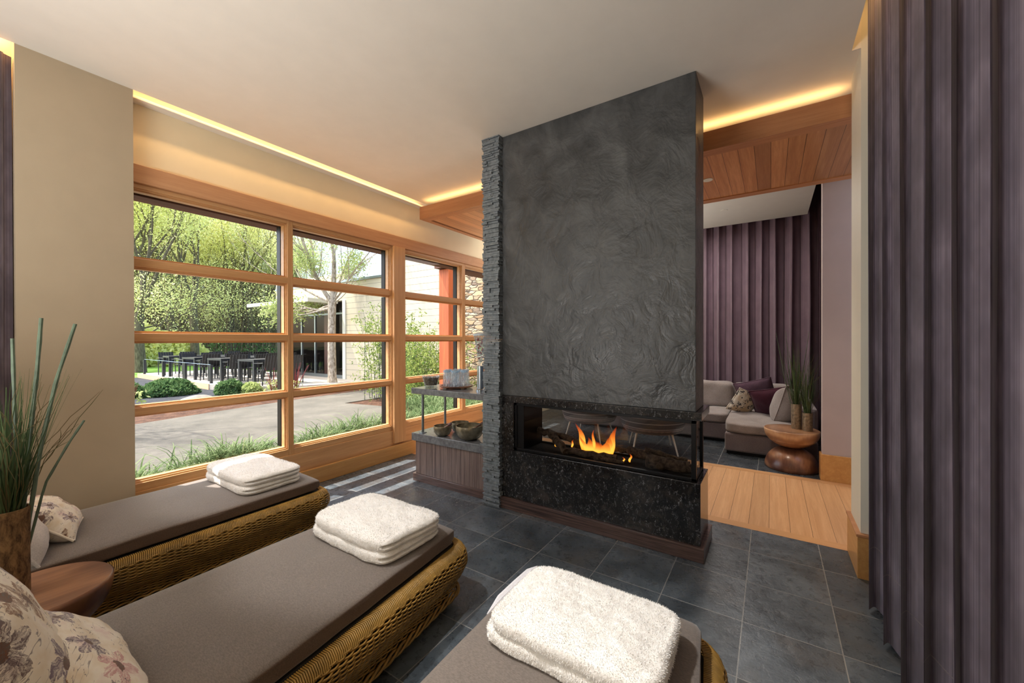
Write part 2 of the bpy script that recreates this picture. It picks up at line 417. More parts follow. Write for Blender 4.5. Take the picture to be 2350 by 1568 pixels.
def m_mattress():
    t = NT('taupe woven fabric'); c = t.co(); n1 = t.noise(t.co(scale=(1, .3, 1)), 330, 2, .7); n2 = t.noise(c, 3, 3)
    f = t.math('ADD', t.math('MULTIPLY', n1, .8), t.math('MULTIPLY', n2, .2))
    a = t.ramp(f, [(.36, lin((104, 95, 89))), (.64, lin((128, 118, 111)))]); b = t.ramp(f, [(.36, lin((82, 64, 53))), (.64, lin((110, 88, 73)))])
    z = t.sep(t.co())[2]; g = t.n('ShaderNodeNewGeometry'); k = t.ramp(t.sep(g.outputs['Normal'])[2], [(.3, (0, 0, 0, 1)), (.9, (1, 1, 1, 1))])  # upward faces coloured greyer to imitate sky sheen, sides stay brown
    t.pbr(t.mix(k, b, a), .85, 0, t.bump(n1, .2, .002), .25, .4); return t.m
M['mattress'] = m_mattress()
M['mattress_side'] = m_fabric('taupe woven side', (112, 90, 72), (80, 60, 48))
M['wicker'] = m_plain('golden wicker strand', (160, 124, 62), .4, var=.3, vs=14)
M['wicker_dark'] = m_plain('dark frame liner', (34, 28, 20), .8, var=.2)
M['towel'] = m_fabric('white terry', (252, 251, 249), (240, 237, 233), 90, .95, .5, .4, 14)
M['towel_edge'] = m_fabric('white satin binding', (226, 226, 232), (208, 206, 212), 200, .6, .2, .1)
M['floral'] = m_floral(.0); M['floral2'] = m_floral(3.3); M['floral3'] = m_floral(7.1)
M['pale_cushion'] = m_fabric('pale cushion fabric', (226, 220, 216), (196, 190, 188))
M['curtain'] = m_curtain('purple striped curtain', (104, 94, 108), (158, 146, 162), (52, 45, 53), .3)
M['curtain_far'] = m_curtain('mauve drapery', (106, 86, 98), (124, 102, 113), (86, 68, 79))
def m_walnut(name, c1, c2, band=False):
    t = NT(name); c = t.co(scale=(3, 7, 5)); wv = t.n('ShaderNodeTexWave', wave_type='RINGS', rings_direction='Y', ins={'Scale': .55, 'Distortion': 7.0, 'Detail': 3.0, 'Detail Scale': .8}); t.link(c, wv.inputs['Vector'])
    f = t.math('ADD', t.math('MULTIPLY', wv.outputs['Fac'], .55), t.math('MULTIPLY', t.noise(t.co(scale=(3, 30, 10)), 2, 4), .45))
    col = t.ramp(f, [(.25, lin(c2)), (.55, lin(tuple((a + b) / 2 for a, b in zip(c1, c2)))), (.8, lin(c1))])
    if band:
        z = t.sep(t.co())[2]; g = t.n('ShaderNodeNewGeometry'); k = t.math('MAXIMUM', t.math('LESS_THAN', t.math('ADD', z, t.math('MULTIPLY', t.noise(t.co(), 3, 2), .05)), .315), t.math('GREATER_THAN', t.sep(g.outputs['Normal'])[2], .8))
        col = t.mix(t.math('MULTIPLY', k, .75), col, t.ramp(f, [(.25, lin((92, 60, 42))), (.8, lin((146, 100, 70)))]))
    t.pbr(col, .3, coat=.2); return t.m
M['walnut'] = m_walnut('walnut', (158, 112, 82), (86, 54, 42))
M['walnut_pale'] = m_walnut('two tone hardwood', (206, 164, 124), (166, 122, 86), True)
M['bark_vase'] = m_bark('bronze bark vase', (66, 46, 34), (150, 118, 82), (14, 14, 5))
M['gold_vase'] = m_plain('hammered bronze vase', (140, 124, 102), .35, .45, var=.4, vs=50, bump=.6, bs=70)
M['reed'] = m_leaf('green reed', (52, 72, 48), (104, 120, 84), .25)
M['cane'] = m_plain('banded cane', (86, 102, 84), .5, var=.3, vs=20)
M['dry'] = m_leaf('dry wisp', (120, 104, 76), (90, 92, 62), .3)
M['sofa'] = m_fabric('grey sofa fabric', (158, 148, 143), (128, 118, 113), 200)
M['sofa_base'] = m_fabric('grey sofa base fabric', (130, 119, 118), (104, 95, 96), 200)
M['burgundy'] = m_fabric('burgundy fabric', (78, 32, 48), (54, 20, 34))
M['plum'] = m_fabric('plum fabric', (92, 66, 80), (66, 46, 60))
M['glass'] = m_glass('window glass', (1, 1, 1, 1), .5)
M['glass_fire'] = m_glass('firebox glass', (.74, .74, .74, 1), .9)
def m_tumbler():
    t = NT('tumbler glass'); tr = t.n('ShaderNodeBsdfTransparent'); tr.inputs[0].default_value = (.97, .985, .995, 1)
    gl = t.n('ShaderNodeBsdfGlossy'); gl.inputs['Roughness'].default_value = .05
    tl = t.n('ShaderNodeBsdfTranslucent'); tl.inputs[0].default_value = (.86, .94, 1, 1)
    lw = t.n('ShaderNodeLayerWeight'); lw.inputs['Blend'].default_value = .5; fr = t.math('ADD', .05, t.math('POWER', lw.outputs['Facing'], 4.0))
    st = t.ramp(t.noise(t.co(scale=(60, 60, 9)), 2, 2), [(.5, (.05, .05, .05, 1)), (.62, (.5, .5, .5, 1))])  # pale streaks mixed into the clear glass as painted sparkle
    m1 = t.n('ShaderNodeMixShader'); t.link(st, m1.inputs[0]); t.link(tr.outputs[0], m1.inputs[1]); t.link(tl.outputs[0], m1.inputs[2])
    m2 = t.n('ShaderNodeMixShader'); t.link(t.math('MULTIPLY', fr, .5), m2.inputs[0]); t.link(m1.outputs[0], m2.inputs[1]); t.link(gl.outputs[0], m2.inputs[2])
    t.link(m2.outputs[0], t.out.inputs['Surface']); return t.m
M['glass_cup'] = m_tumbler()
M['flame'] = m_flame()
M['log'] = m_bark('charred log', (34, 29, 26), (104, 86, 72), (9, 9, 9))
M['log_pale'] = m_plain('cut log end', (112, 92, 76), .9, var=.2, vs=30)
M['ember'] = m_ground('ember bed', [(.35, (14, 12, 12)), (.6, (40, 36, 34)), (.75, (90, 84, 80))], 20, 90)

# ------------------------------------------------------------------ camera
H = 1.35
cam = bpy.data.cameras.new('camera'); co = bpy.data.objects.new('camera', cam); COL.objects.link(co)
cam.sensor_width = 36; cam.lens = 905.63 / 2350 * 36; cam.clip_start = .02; cam.clip_end = 400
yaw, pit, rol = R(33.276), R(-.2144), R(-.1297)
fw = V((math.cos(pit) * math.cos(yaw), math.cos(pit) * math.sin(yaw), math.sin(pit)))
r0 = V((math.sin(yaw), -math.cos(yaw), 0)); u0 = r0.cross(fw)
rr = r0 * math.cos(rol) + u0 * math.sin(rol); uu = u0 * math.cos(rol) - r0 * math.sin(rol)
co.matrix_world = Matrix(((rr.x, uu.x, -fw.x, 0), (rr.y, uu.y, -fw.y, 0), (rr.z, uu.z, -fw.z, H), (0, 0, 0, 1)))
SC.camera = co

# ------------------------------------------------------------------ room shell
ZC = 2.995
struct(MB().box(-3, 3.27, -.9, 3.75, -.12, 0).build('floor', M['slate']), 'grey slate tile floor of the relaxation room')
fp = struct(empty('floor_passage'), 'raised bamboo plank strip between the two slate floors')
MB().box(3.362, 4.69, -.9, 3.75, -.12, 0).build('planks', M['bamboo_floor'], fp)
MB().box(3.27, 3.362, -.9, 3.75, -.12, .001).build('border_strip', M['bamboo_strip'], fp)
MB().box(4.69, 4.782, -.9, 3.75, -.12, .001).build('border_strip', M['bamboo_strip'], fp)
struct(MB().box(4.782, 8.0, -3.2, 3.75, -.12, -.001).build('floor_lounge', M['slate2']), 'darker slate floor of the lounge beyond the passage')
struct(MB().box(-3, 4.6, -.385, 3.49, ZC, ZC + .09).build('ceiling', M['paint_ceiling']), 'off white painted ceiling with lit edges')
struct(MB().box(3.262, 4.6, -1.0, -.385, ZC, ZC + .09).box(2.95, 3.262, -.425, -.385, ZC, ZC + .3).box(-3, 2.95, -1.0, -.385, 3.3, 3.4).box(-3.1, 2.95, -.385, -.36, ZC + .088, 3.4)
       .build('ceiling_recess', M['paint_ceiling']), 'upper face of the ceiling recesses')
struct(MB().box(-3, 7.4, 3.49, 3.7, 3.12, 3.2).build('ceiling_cove', m_plain('darkened cove paint', (112, 94, 70), .9, var=.02)), 'cove top above the windows, painted darker to dim it')  # tan paint darker than the ceiling's, keeps the cove top dim
# left side: upper plaster wall, cove lip, header board, apron, baseboard
struct(MB().box(-3, 7.4, 3.62, 3.78, 2.55, 3.2).build('wall_left', M['paint_cream']), 'warm lit plaster band above the windows')
struct(MB().box(.8, 3.45, 3.535, 3.62, 2.965, 2.985).build('trim_1', M['paint_ceiling'], bevel=.003), 'pale cove lip along the top of the window wall')
struct(MB().box(.3, 5.6, 3.595, 3.64, 2.428, 2.55).build('trim_2', M['fir_header'], bevel=.003), 'fir header board over the windows')
struct(MB().box(.3, 5.6, 3.612, 3.7, .115, .318).build('trim_3', M['firX'], bevel=.004), 'fir apron board below the window sills')
struct(MB().box(.8, 5.6, 3.572, 3.6, 0, .15).box(.8, 5.6, 3.6, 3.66, 0, .03).build('baseboard_left', M['base_wood'], bevel=.004), 'deep timber baseboard under the windows')
struct(MB().box(-3, 7.4, 3.66, 3.78, -.3, .33).build('wall_left_lower', M['firX']), 'lower wall behind the baseboard, closing light leaks')  # lower wall block added to stop light leaking in
struct(MB().box(.32, .805, 3.49, 3.8, 0, 3.12).build('wall_left_pier', M['paint_wall']), 'broad taupe pier left of the windows')
struct(MB().box(-3, .32, 3.74, 3.8, 0, 3.12).build('wall_left_rear', M['paint_cream']), 'wall behind the far left curtain')
struct(MB().box(5.6, 7.5, 3.62, 3.78, -.1, 2.55).build('wall_left_lounge', M['paint_cream']), 'lounge end of the window wall')
struct(MB().box(-3.1, -3, -1, 3.8, -.1, 3.4).build('wall_rear', M['paint_cream']), 'wall behind the loungers')
struct(MB().box(-3.1, 2.95, -.86, -.76, -.1, 3.4).build('wall_right', M['paint_cream']), 'wall behind the purple curtain')
# right pier between curtain and passage
struct(MB().box(2.95, 3.262, -.86, -.425, 0, 3.4).build('wall_right_pier', M['paint_white']), 'cream pier beside the purple curtain')
br = struct(empty('baseboard_right'), 'timber base wrapped round the cream pier')
MB().box(2.927, 3.285, -.86, -.408, 0, .236).build('base_board', M['base_wood'], br, bevel=.003)
MB().box(2.921, 3.291, -.86, -.402, .236, .252).build('cap', M['soffit_fascia'], br, bevel=.003)
# second pier beyond the passage
struct(MB().box(4.79, 4.9, -2.6, -.412, 0, 3.5).build('wall_passage_pier', M['paint_mauve']), 'mauve pier at the far side of the passage')
struct(MB().box(4.772, 4.91, -2.6, -.396, 0, .25).build('baseboard_passage', M['base_wood'], bevel=.004), 'deep timber base of the mauve pier')
struct(MB().box(3.262, 4.79, -2.6, -2.5, 0, 3.1).build('wall_passage_end', M['paint_mauve']), 'end wall of the side passage')
struct(MB().box(2.95, 3.27, -2.6, -.86, 0, 3.1).build('wall_passage_side', M['paint_white']), 'return of the cream pier')
# lounge shell
struct(MB().box(4.6, 7.27, -.45, 3.75, 3.2, 3.3).build('ceiling_lounge', M['paint_white']), 'white lounge ceiling beyond the timber soffit')
struct(MB().box(4.58, 4.62, -2.6, 3.75, ZC + .0, 3.9).box(4.6, 7.6, -1.0, -.45, 3.8, 3.9).box(7.2, 7.6, -.45, 3.75, 3.8, 3.9).box(4.6, 7.2, -.47, -.45, 3.3, 3.9).box(4.6, 7.6, 3.62, 3.78, 3.2, 3.9).box(7.2, 7.22, -.45, 3.75, 3.3, 3.9).build('ceiling_lounge_recess', M['paint_white']), 'curtain recess of the lounge ceiling')
struct(MB().box(7.5, 7.6, -1, 3.75, -.1, 3.9).box(4.9, 7.6, -1.0, -.9, -.1, 3.9).build('wall_lounge', M['paint_mauve']), 'lounge walls behind the drapes')

# timber soffit over the passage
so = struct(empty('ceiling_soffit'), 'fir clad soffit dropped over the passage with lit top edge')
MB().box(3.29, 3.33, -.6, 3.455, 2.77, 2.915).build('fascia', M['soffit_fascia'], so, bevel=.003)
MB().box(3.33, 4.57, 3.415, 3.455, 2.77, 2.915).build('fascia', m_wood('soffit end fascia', (196, 142, 100), (172, 116, 76), 'X', .4), so, bevel=.003)
MB().box(4.53, 4.57, -.6, 3.455, 2.77, 2.915).build('fascia', M['soffit_fascia'], so, bevel=.003)
MB().box(3.33, 3.40, -.6, 3.415, 2.77, 2.80).box(4.47, 4.53, -.6, 3.415, 2.77, 2.8).box(3.40, 4.47, 3.385, 3.415, 2.77, 2.8).build('border_board', M['soffit_fascia'], so)
MB().box(3.33, 4.53, -.6, 3.365, 2.778, 2.80).build('plank_panel', M['soffit_plank'], so)
MB().box(3.33, 4.53, -.6, 3.415, 2.80, 2.82).build('backing_board', M['wicker_dark'], so)

# ------------------------------------------------------------------ windows
LV = [(.389, .831), (.903, 1.337), (1.414, 1.848), (1.927, 2.384)]
def window(i, gx0, gx1, sx0, sx1, label):
    w = struct(empty('window_%d' % i, (gx0, 3.62, 0)), label)
    o = (gx0, 3.62, 0)
    MB(o).box(sx0, gx0 - .012, 3.62, 3.75, .318, 2.428).box(gx1 + .012, sx1, 3.62, 3.75, .318, 2.428).build('stile', M['firZ'], w, bevel=.003)
    MB(o).box(gx0 - .012, gx1 + .012, 3.62, 3.75, .318, .372).build('sill_rail', M['firX'], w, bevel=.003)
    MB(o).box(gx0 - .012, gx1 + .012, 3.62, 3.75, 2.398, 2.428).build('head_rail', M['firX'], w, bevel=.003)
    for k in range(3):
        MB(o).box(gx0 - .012, gx1 + .012, 3.62, 3.75, LV[k][1] + .012, LV[k + 1][0] - .012).build('rail', M['firX'], w, bevel=.003)
    for a, b in LV:
        m = MB(o)
        for y0, y1, t in ((3.634, 3.66, .006), (3.652, 3.70, -.004)):
            m.box(gx0 - .02, gx0 + .0 - t, y0, y1, a - .02, b + .02).box(gx1 + t, gx1 + .02, y0, y1, a - .02, b + .02)
            m.box(gx0 - t, gx1 + t, y0, y1, a - .02, a - t).box(gx0 - t, gx1 + t, y0, y1, b + t, b + .02)
        m.build('glazing_bead', M['firX'], w)
        MB(o).add([(gx0 - .01, 3.705, a - .01), (gx1 + .01, 3.705, a - .01), (gx1 + .01, 3.705, b + .01), (gx0 - .01, 3.705, b + .01)], [(0, 1, 2, 3)]).build('pane', M['glass'], w)
        g = MB(o); e = .012
        g.box(gx0 - .01, gx0 + .004, 3.715, 3.775, a, b).box(gx1 - .004, gx1 + .01, 3.715, 3.775, a, b)
        g.build('gasket', M['black_metal'], w)
window(1, .40, 1.842, .33, 1.884, 'four pane fir window next to the taupe pier')
window(2, 1.916, 2.998, 1.884, 3.021, 'four pane fir window with the birch tree behind it')
window(3, 3.202, 4.232, 3.188, 4.28, 'four pane fir window behind the serving counter')
window(4, 4.324, 5.45, 4.28, 5.6, 'fir window partly hidden by the stone pier')
struct(MB().box(3.021, 3.188, 3.585, 3.76, .17, 2.428).build('trim_4', M['firZ'], bevel=.004), 'thick fir post between two windows')

# ------------------------------------------------------------------ stacked stone pier
def stone_pier():
    m = MB(); z = 0
    while z < ZC - .004:
        h = min(random.uniform(.008, .02), ZC - z)
        cuts = [1.822, 1.985]
        if random.random() < .75: cuts.insert(1, random.uniform(1.85, 1.96))
        for a, b in zip(cuts, cuts[1:]):
            jx = random.uniform(-.012, .01); j0 = random.uniform(-.008, .008) if a == 1.822 else 0; j1 = random.uniform(-.009, .009) if b == 1.985 else 0
            m.box(2.588 + jx, 2.97, a + j0 + .001, b + j1 - .001, z + .0008, z + h - .0008)
        z += h
    return m
struct(stone_pier().build('wall_stone_pier', M['stone_strip']), 'narrow stacked split slate pier beside the fireplace')

# ------------------------------------------------------------------ fireplace
fo = (2.62, 1.1, 0)
fi = thing('fireplace', 'tall dark plaster see-through fireplace on a flecked black granite base', 'fireplace', fo)
MB(fo).box(2.605, 2.995, .336, 1.825, 0, .088).build('plinth', M['ebonyH'], fi, bevel=.002)
MB(fo).box(2.628, 2.972, .358, 1.825, .088, .47).build('granite_base', M['granite'], fi, bevel=.003)
MB(fo).box(2.628, 2.972, 1.712, 1.825, .47, .852).build('granite_side_panel', M['granite'], fi, bevel=.002)
MB(fo).box(2.622, 2.98, .350, 1.825, .853, .905).build('granite_band', M['granite'], fi, bevel=.003)
MB(fo).box(2.638, 2.962, .384, 1.825, .905, ZC - .001).build('chimney_breast', M['plaster'], fi, bevel=.004)
fb = MB(fo)
for x0, x1 in ((2.642, 2.664), (2.936, 2.958)):
    fb.box(x0, x1, .384, 1.71, .474, .492).box(x0, x1, .384, 1.71, .83, .851).box(x0, x1, 1.69, 1.71, .474, .851)
fb.box(2.642, 2.672, .384, .412, .474, .851).box(2.928, 2.958, .384, .412, .474, .851)
fb.box(2.672, 2.928, .386, .404, .474, .494).box(2.672, 2.928, .386, .404, .828, .851)
fb.build('firebox_frame', M['black_metal'], fi, bevel=.002)
MB(fo).box(2.65, 2.95, 1.63, 1.69, .474, .851).build('firebox_wall', M['black_metal'], fi)
MB(fo).box(2.65, 2.95, .39, 1.69, .47, .478).build('firebox_floor', M['ember'], fi)
MB(fo).box(2.65, 2.95, .39, 1.69, .845, .852).build('firebox_top', M['black_metal'], fi)
for nm, p in (('front_glass', [(2.655, .40, .49), (2.655, 1.69, .49), (2.655, 1.69, .832), (2.655, .40, .832)]),
              ('back_glass', [(2.945, .40, .49), (2.945, 1.69, .49), (2.945, 1.69, .832), (2.945, .40, .832)]),
              ('side_glass', [(2.67, .394, .49), (2.93, .394, .49), (2.93, .394, .832), (2.67, .394, .832)])):
    MB(fo).add(p, [(0, 1, 2, 3)]).build(nm, M['glass_fire'], fi)
def log(a, b, r0, r1, label, wob=.012, seed=0):
    a = V(a); b = V(b); rnd = random.Random(seed); n = 9
    t = tag(empty('fire_log', a), label, 'log', 'logs in the firebox')
    pts = []; rs = []
    for i in range(n + 1):
        f = i / n; p = a.lerp(b, f)
        pts.append(p + V((rnd.uniform(-1, 1), rnd.uniform(-1, 1), rnd.uniform(-1, 1))) * wob * (1 if 0 < i < n else 0)); rs.append((r0 + (r1 - r0) * f) * rnd.uniform(.88, 1.12))
    MB(a).tube(pts, rs, 9).build('bark', M['log'], t, True, angle=60)
    d = (b - a).normalized()
    MB(a).tube([a - d * .002, a + d * .004], r0 * .9, 9).build('cut_end', M['log_pale'], t)
    return t
log((2.72, .70, .53), (2.74, .43, .53), .045, .042, 'thick sawn log at the right front of the firebox', .006, 1)
log((2.83, .74, .575), (2.86, .47, .53), .018, .02, 'thin branch lying over the right log', .01, 2)
log((2.87, 1.62, .60), (2.84, 1.22, .55), .028, .022, 'charred branch sloping from the left firebox wall', .012, 3)
log((2.80, 1.47, .60), (2.72, 1.30, .50), .032, .026, 'short forked log leaning at the left', .01, 4)
log((2.74, 1.34, .505), (2.76, .92, .505), .026, .022, 'charred log lying under the flames', .008, 5)
log((2.86, .86, .55), (2.80, .58, .51), .034, .028, 'grey ashy log behind the thin branch', .01, 6)
log((2.90, 1.30, .50), (2.88, 1.02, .52), .03, .024, 'dark log at the back behind the flames', .01, 8)
log((2.70, 1.06, .495), (2.73, .86, .495), .016, .013, 'small broken branch in front of the flames', .008, 9)
log((2.82, 1.06, .545), (2.86, .84, .545), .022, .02, 'small square ended log right of the flames', .006, 7)
def flame(c, h, w, lean, seed, label):
    rnd = random.Random(seed); c = V(c)
    p1, p2 = rnd.uniform(0, 6), rnd.uniform(0, 6)
    def fn(u, v):
        a = 2 * PI * u
        r = w * (max(0, math.sin(PI * min(1, .12 + v * .88))) ** .8) * (1 - .55 * v) + .0008
        sw = lean * v ** 1.5 + .010 * math.sin(7 * v + p1) * v
        return (c.x + r * .45 * math.sin(a) + .006 * math.sin(5 * v + p2), c.y + r * math.cos(a) + sw, c.z + h * v)
    return MB(c).grid(fn, 12, 16, True)
fl = tag(empty('fire', (2.78, 1.1, .5)), 'orange gas flames rising from the middle logs', 'fire', None, 'stuff')
mm = MB((2.78, 1.1, .5))
for c, h, w, ln, sd in (((2.78, 1.18, .52), .20, .032, .06, 1), ((2.77, 1.12, .50), .13, .034, .02, 2), ((2.78, 1.06, .50), .10, .05, -.01, 3), ((2.78, 1.01, .505), .15, .045, -.05, 4),
                        ((2.79, .975, .51), .215, .034, -.035, 5), ((2.80, 1.10, .50), .10, .06, 0, 6), ((2.76, 1.15, .51), .12, .024, .045, 7), ((2.78, 1.10, .53), .16, .015, .0, 9), ((2.77, 1.01, .50), .12, .05, -.03, 10),
                        ((2.75, 1.40, .52), .05, .010, 0, 11), ((2.77, 1.27, .53), .06, .010, -.01, 12), ((2.73, .86, .50), .03, .007, 0, 13), ((2.74, .82, .50), .06, .010, -.005, 14)):
    g = flame(c, h, w, ln, sd, '')
    n = len(mm.v); mm.v += g.v; mm.f += [[n + k for k in f] for f in g.f]; mm.uv += g.uv
fo2 = mm.build('flames', M['flame'], fl, True, angle=180); fo2['kind'] = 'stuff'

# ------------------------------------------------------------------ serving counter
so_ = (2.9, 2.45, 0)
ct = thing('serving_counter', 'striped ebony counter with grey stone top and raised stone shelf beside the slate pier', 'counter', so_)
MB(so_).box(2.655, 3.2, 1.992, 2.89, 0, .07).build('plinth', M['ebonyH'], ct, bevel=.002)
MB(so_).box(2.672, 3.2, 1.992, 2.868, .07, .386).build('cabinet_panel', M['ebonyV'], ct, bevel=.002)
MB(so_).box(2.652, 3.24, 1.992, 2.905, .386, .458).build('countertop', M['counter'], ct, bevel=.004)
MB(so_).box(2.652, 3.06, 1.992, 2.908, .836, .89).build('shelf', M['counter'], ct, bevel=.004)
for x, y in ((2.70, 2.80), (3.0, 2.79), (2.70, 2.06), (3.0, 2.06)):
    p = MB(so_).tube([(x, y, .458), (x, y, .836)], .0125, 12).build('post', M['post_metal'], ct, True)
    MB(so_).box(x - .03, x + .03, y - .022, y + .022, .458, .465).build('foot_plate', M['post_metal'], p, bevel=.001)

def singing_bowl(c, r, h, label):
    t = thing('singing_bowl', label, 'bowl', c, group='singing bowls on the counter')
    prof = [(0, 0), (r * .45, 0), (r * .72, h * .12), (r * .93, h * .42), (r * 1.0, h * .8), (r * .97, h), (r * .94, h), (r * .96, h * .8), (r * .88, h * .42), (r * .66, h * .16), (0, h * .06)]
    MB(c).lathe(prof, c, 40).build('bowl', M['brass'], t, True, angle=50); return t
singing_bowl((2.76, 2.27, .458), .127, .125, 'largest bronze singing bowl, next to the slate pier')
singing_bowl((2.725, 2.565, .458), .085, .095, 'small bronze singing bowl nearest the front post')
singing_bowl((2.93, 2.53, .458), .088, .095, 'small bronze singing bowl behind the other two')
def mallet(a, b, label):
    a, b = V(a), V(b); t = thing('mallet', label, 'mallet', a, group='mallets in the bowls')
    MB(a).tube([a, b], .008, 10).build('handle', M['walnut'], t, True)
    MB(a).tube([b - (b - a) * .25, b], [.011, .012], 12).build('grip', m_plain('mallet grip', (96, 70, 72), .6), t, True)
mallet((2.72, 2.60, .50), (2.755, 2.485, .575), 'wooden mallet resting in the small front bowl')
mallet((2.80, 2.33, .50), (2.90, 2.20, .602), 'wooden mallet resting in the largest bowl')

gb = thing('glass_bowl', 'tapered clear glass bowl of dark granules on the raised shelf', 'bowl', (2.81, 2.80, .89))
c = (2.81, 2.80, .89)
MB(c).lathe([(0, 0), (.06, 0), (.088, .112), (.083, .112), (.057, .018), (0, .018)], c, 32).build('bowl', M['glass_cup'], gb, True, angle=50)
MB(c).lathe([(0, .02), (.056, .02), (.077, .098), (0, .1)], c, 32).build('granules', m_plain('dark granules', (104, 90, 72), .8, var=.6, vs=160, bump=.8, bs=160), gb, True, angle=50)
ty = thing('serving_tray', 'round dark wooden tray of tumblers on the raised shelf', 'tray', (2.88, 2.53, .89))
c = (2.88, 2.53, .89)
MB(c).lathe([(0, .012), (.152, .012), (.158, .02), (.158, .027), (.148, .027), (.146, .022), (0, .022)], c, 40).build('tray', M['walnut'], ty, True)
for q in range(3):
    a = 2 * PI * q / 3 + .4
    MB(c).box(c[0] + .1 * math.cos(a) - .02, c[0] + .1 * math.cos(a) + .02, c[1] + .1 * math.sin(a) - .02, c[1] + .1 * math.sin(a) + .02, .89, .903).build('foot', M['walnut'], ty)
def tumbler(x, y, z, label):
    c = (x, y, z); t = thing('tumbler', label, 'glass', c, group='upturned tumblers on the tray')
    pr = [(.044, 0), (.036, .155), (.0, .155), ]
    m = MB(c).lathe([(.0445, 0), (.043, .03), (.037, .15), (.033, .157), (.0, .157)], c, 20).lathe([(.041, .0), (.0395, .03), (.034, .125), (0, .128)], c, 20)
    m.build('glass_wall', M['glass_cup'], t, True, angle=50)
    MB(c).lathe([(0, .131), (.032, .131), (.033, .152), (0, .152)], c, 16).build('thick_base', m_thick, t, True, angle=50)
m_thick = m_leaf('thick glass base', (196, 220, 236), (214, 232, 244), .65)
names = ['tumbler at the centre of the tray', None]
tumbler(2.88, 2.53, .912, 'upturned clear tumbler at the centre of the round tray')
for q in range(6):
    a = R(33) + q * PI / 3
    tumbler(2.88 + .094 * math.cos(a), 2.53 + .094 * math.sin(a), .912, 'upturned clear tumbler on the rim of the round tray')
wd = thing('water_dispenser', 'tall fruit infused water dispenser with steel column beside the slate pier', 'dispenser', (2.83, 2.2, .89))
c = (2.83, 2.2, .89)
MB(c).lathe([(0, 0), (.04, 0), (.04, .012), (.03, .02), (.03, .225), (0, .225)], c, 24).build('column', M['steel'], wd, True)
MB(c).lathe([(.026, .225), (.028, .30), (.045, .42), (.062, .50), (.064, .505), (.058, .50), (.042, .42), (.024, .30), (.0, .24)], c, 24).build('flask', M['glass_cup'], wd, True)
MB(c).lathe([(.066, .50), (.068, .515), (.02, .53), (0, .53)], c, 24).build('lid', m_plain('frosted lid', (206, 222, 232), .3), wd, True)
rf = MB(c); rnd = random.Random(3)
for q in range(16):
    a = rnd.uniform(0, 6.28); z = rnd.uniform(.29, .47); r = .012 + (z - .29) * .1
    rf.obox((c[0] + r * math.cos(a), c[1] + r * math.sin(a), c[2] + z), (.016, .02, .012), Matrix.Rotation(rnd.uniform(0, 3), 3, 'X'))
o = rf.build('fruit_slices', m_plain('red fruit', (196, 84, 80), .4, var=.2), wd, False, .004); o['kind'] = 'stuff'
MB(c).lathe([(0, .24), (.023, .29), (.04, .41), (.052, .47), (0, .47)], c, 24).build('water', m_glass('water', (.86, .93, .93, 1), .6, 1.33), wd, True)

# ------------------------------------------------------------------ wicker loungers
def round_quad(P, r, n=6):
    """rounded corner closed outline of quad P (CCW)"""
    out = []; k = len(P)
    for i in range(k):
        a, b, c = V(P[i - 1]), V(P[i]), V(P[(i + 1) % k])
        d1 = (a - b).normalized(); d2 = (c - b).normalized()
        for j in range(n + 1):
            t = j / n; p = b + d1 * r * (1 - t) ** 2 + d2 * r * t ** 2
            out.append(p)
    return out
def resample(pts, step):
    L = [0]; k = len(pts)
    for i in range(k): L.append(L[-1] + (pts[(i + 1) % k] - pts[i]).length)
    n = int(L[-1] / step); n -= n % 8; out = []; j = 0
    for i in range(n):
        s = L[-1] * i / n
        while L[j + 1] < s: j += 1
        f = (s - L[j]) / max(1e-9, L[j + 1] - L[j]); out.append(pts[j].lerp(pts[(j + 1) % k], f))
    return out
PROF = [(.05, .006), (.075, .002), (.10, -.004), (.13, .004), (.17, .034), (.215, .054), (.25, .052), (.28, .038), (.295, .02)]
def prof(z):
    if z <= PROF[0][0]: return PROF[0][1]
    for (a, p), (b, q) in zip(PROF, PROF[1:]):
        if z <= b:
            f = (z - a) / (b - a); f = f * f * (3 - 2 * f) * .5 + f * .5
            return p + (q - p) * f
    return PROF[-1][1]
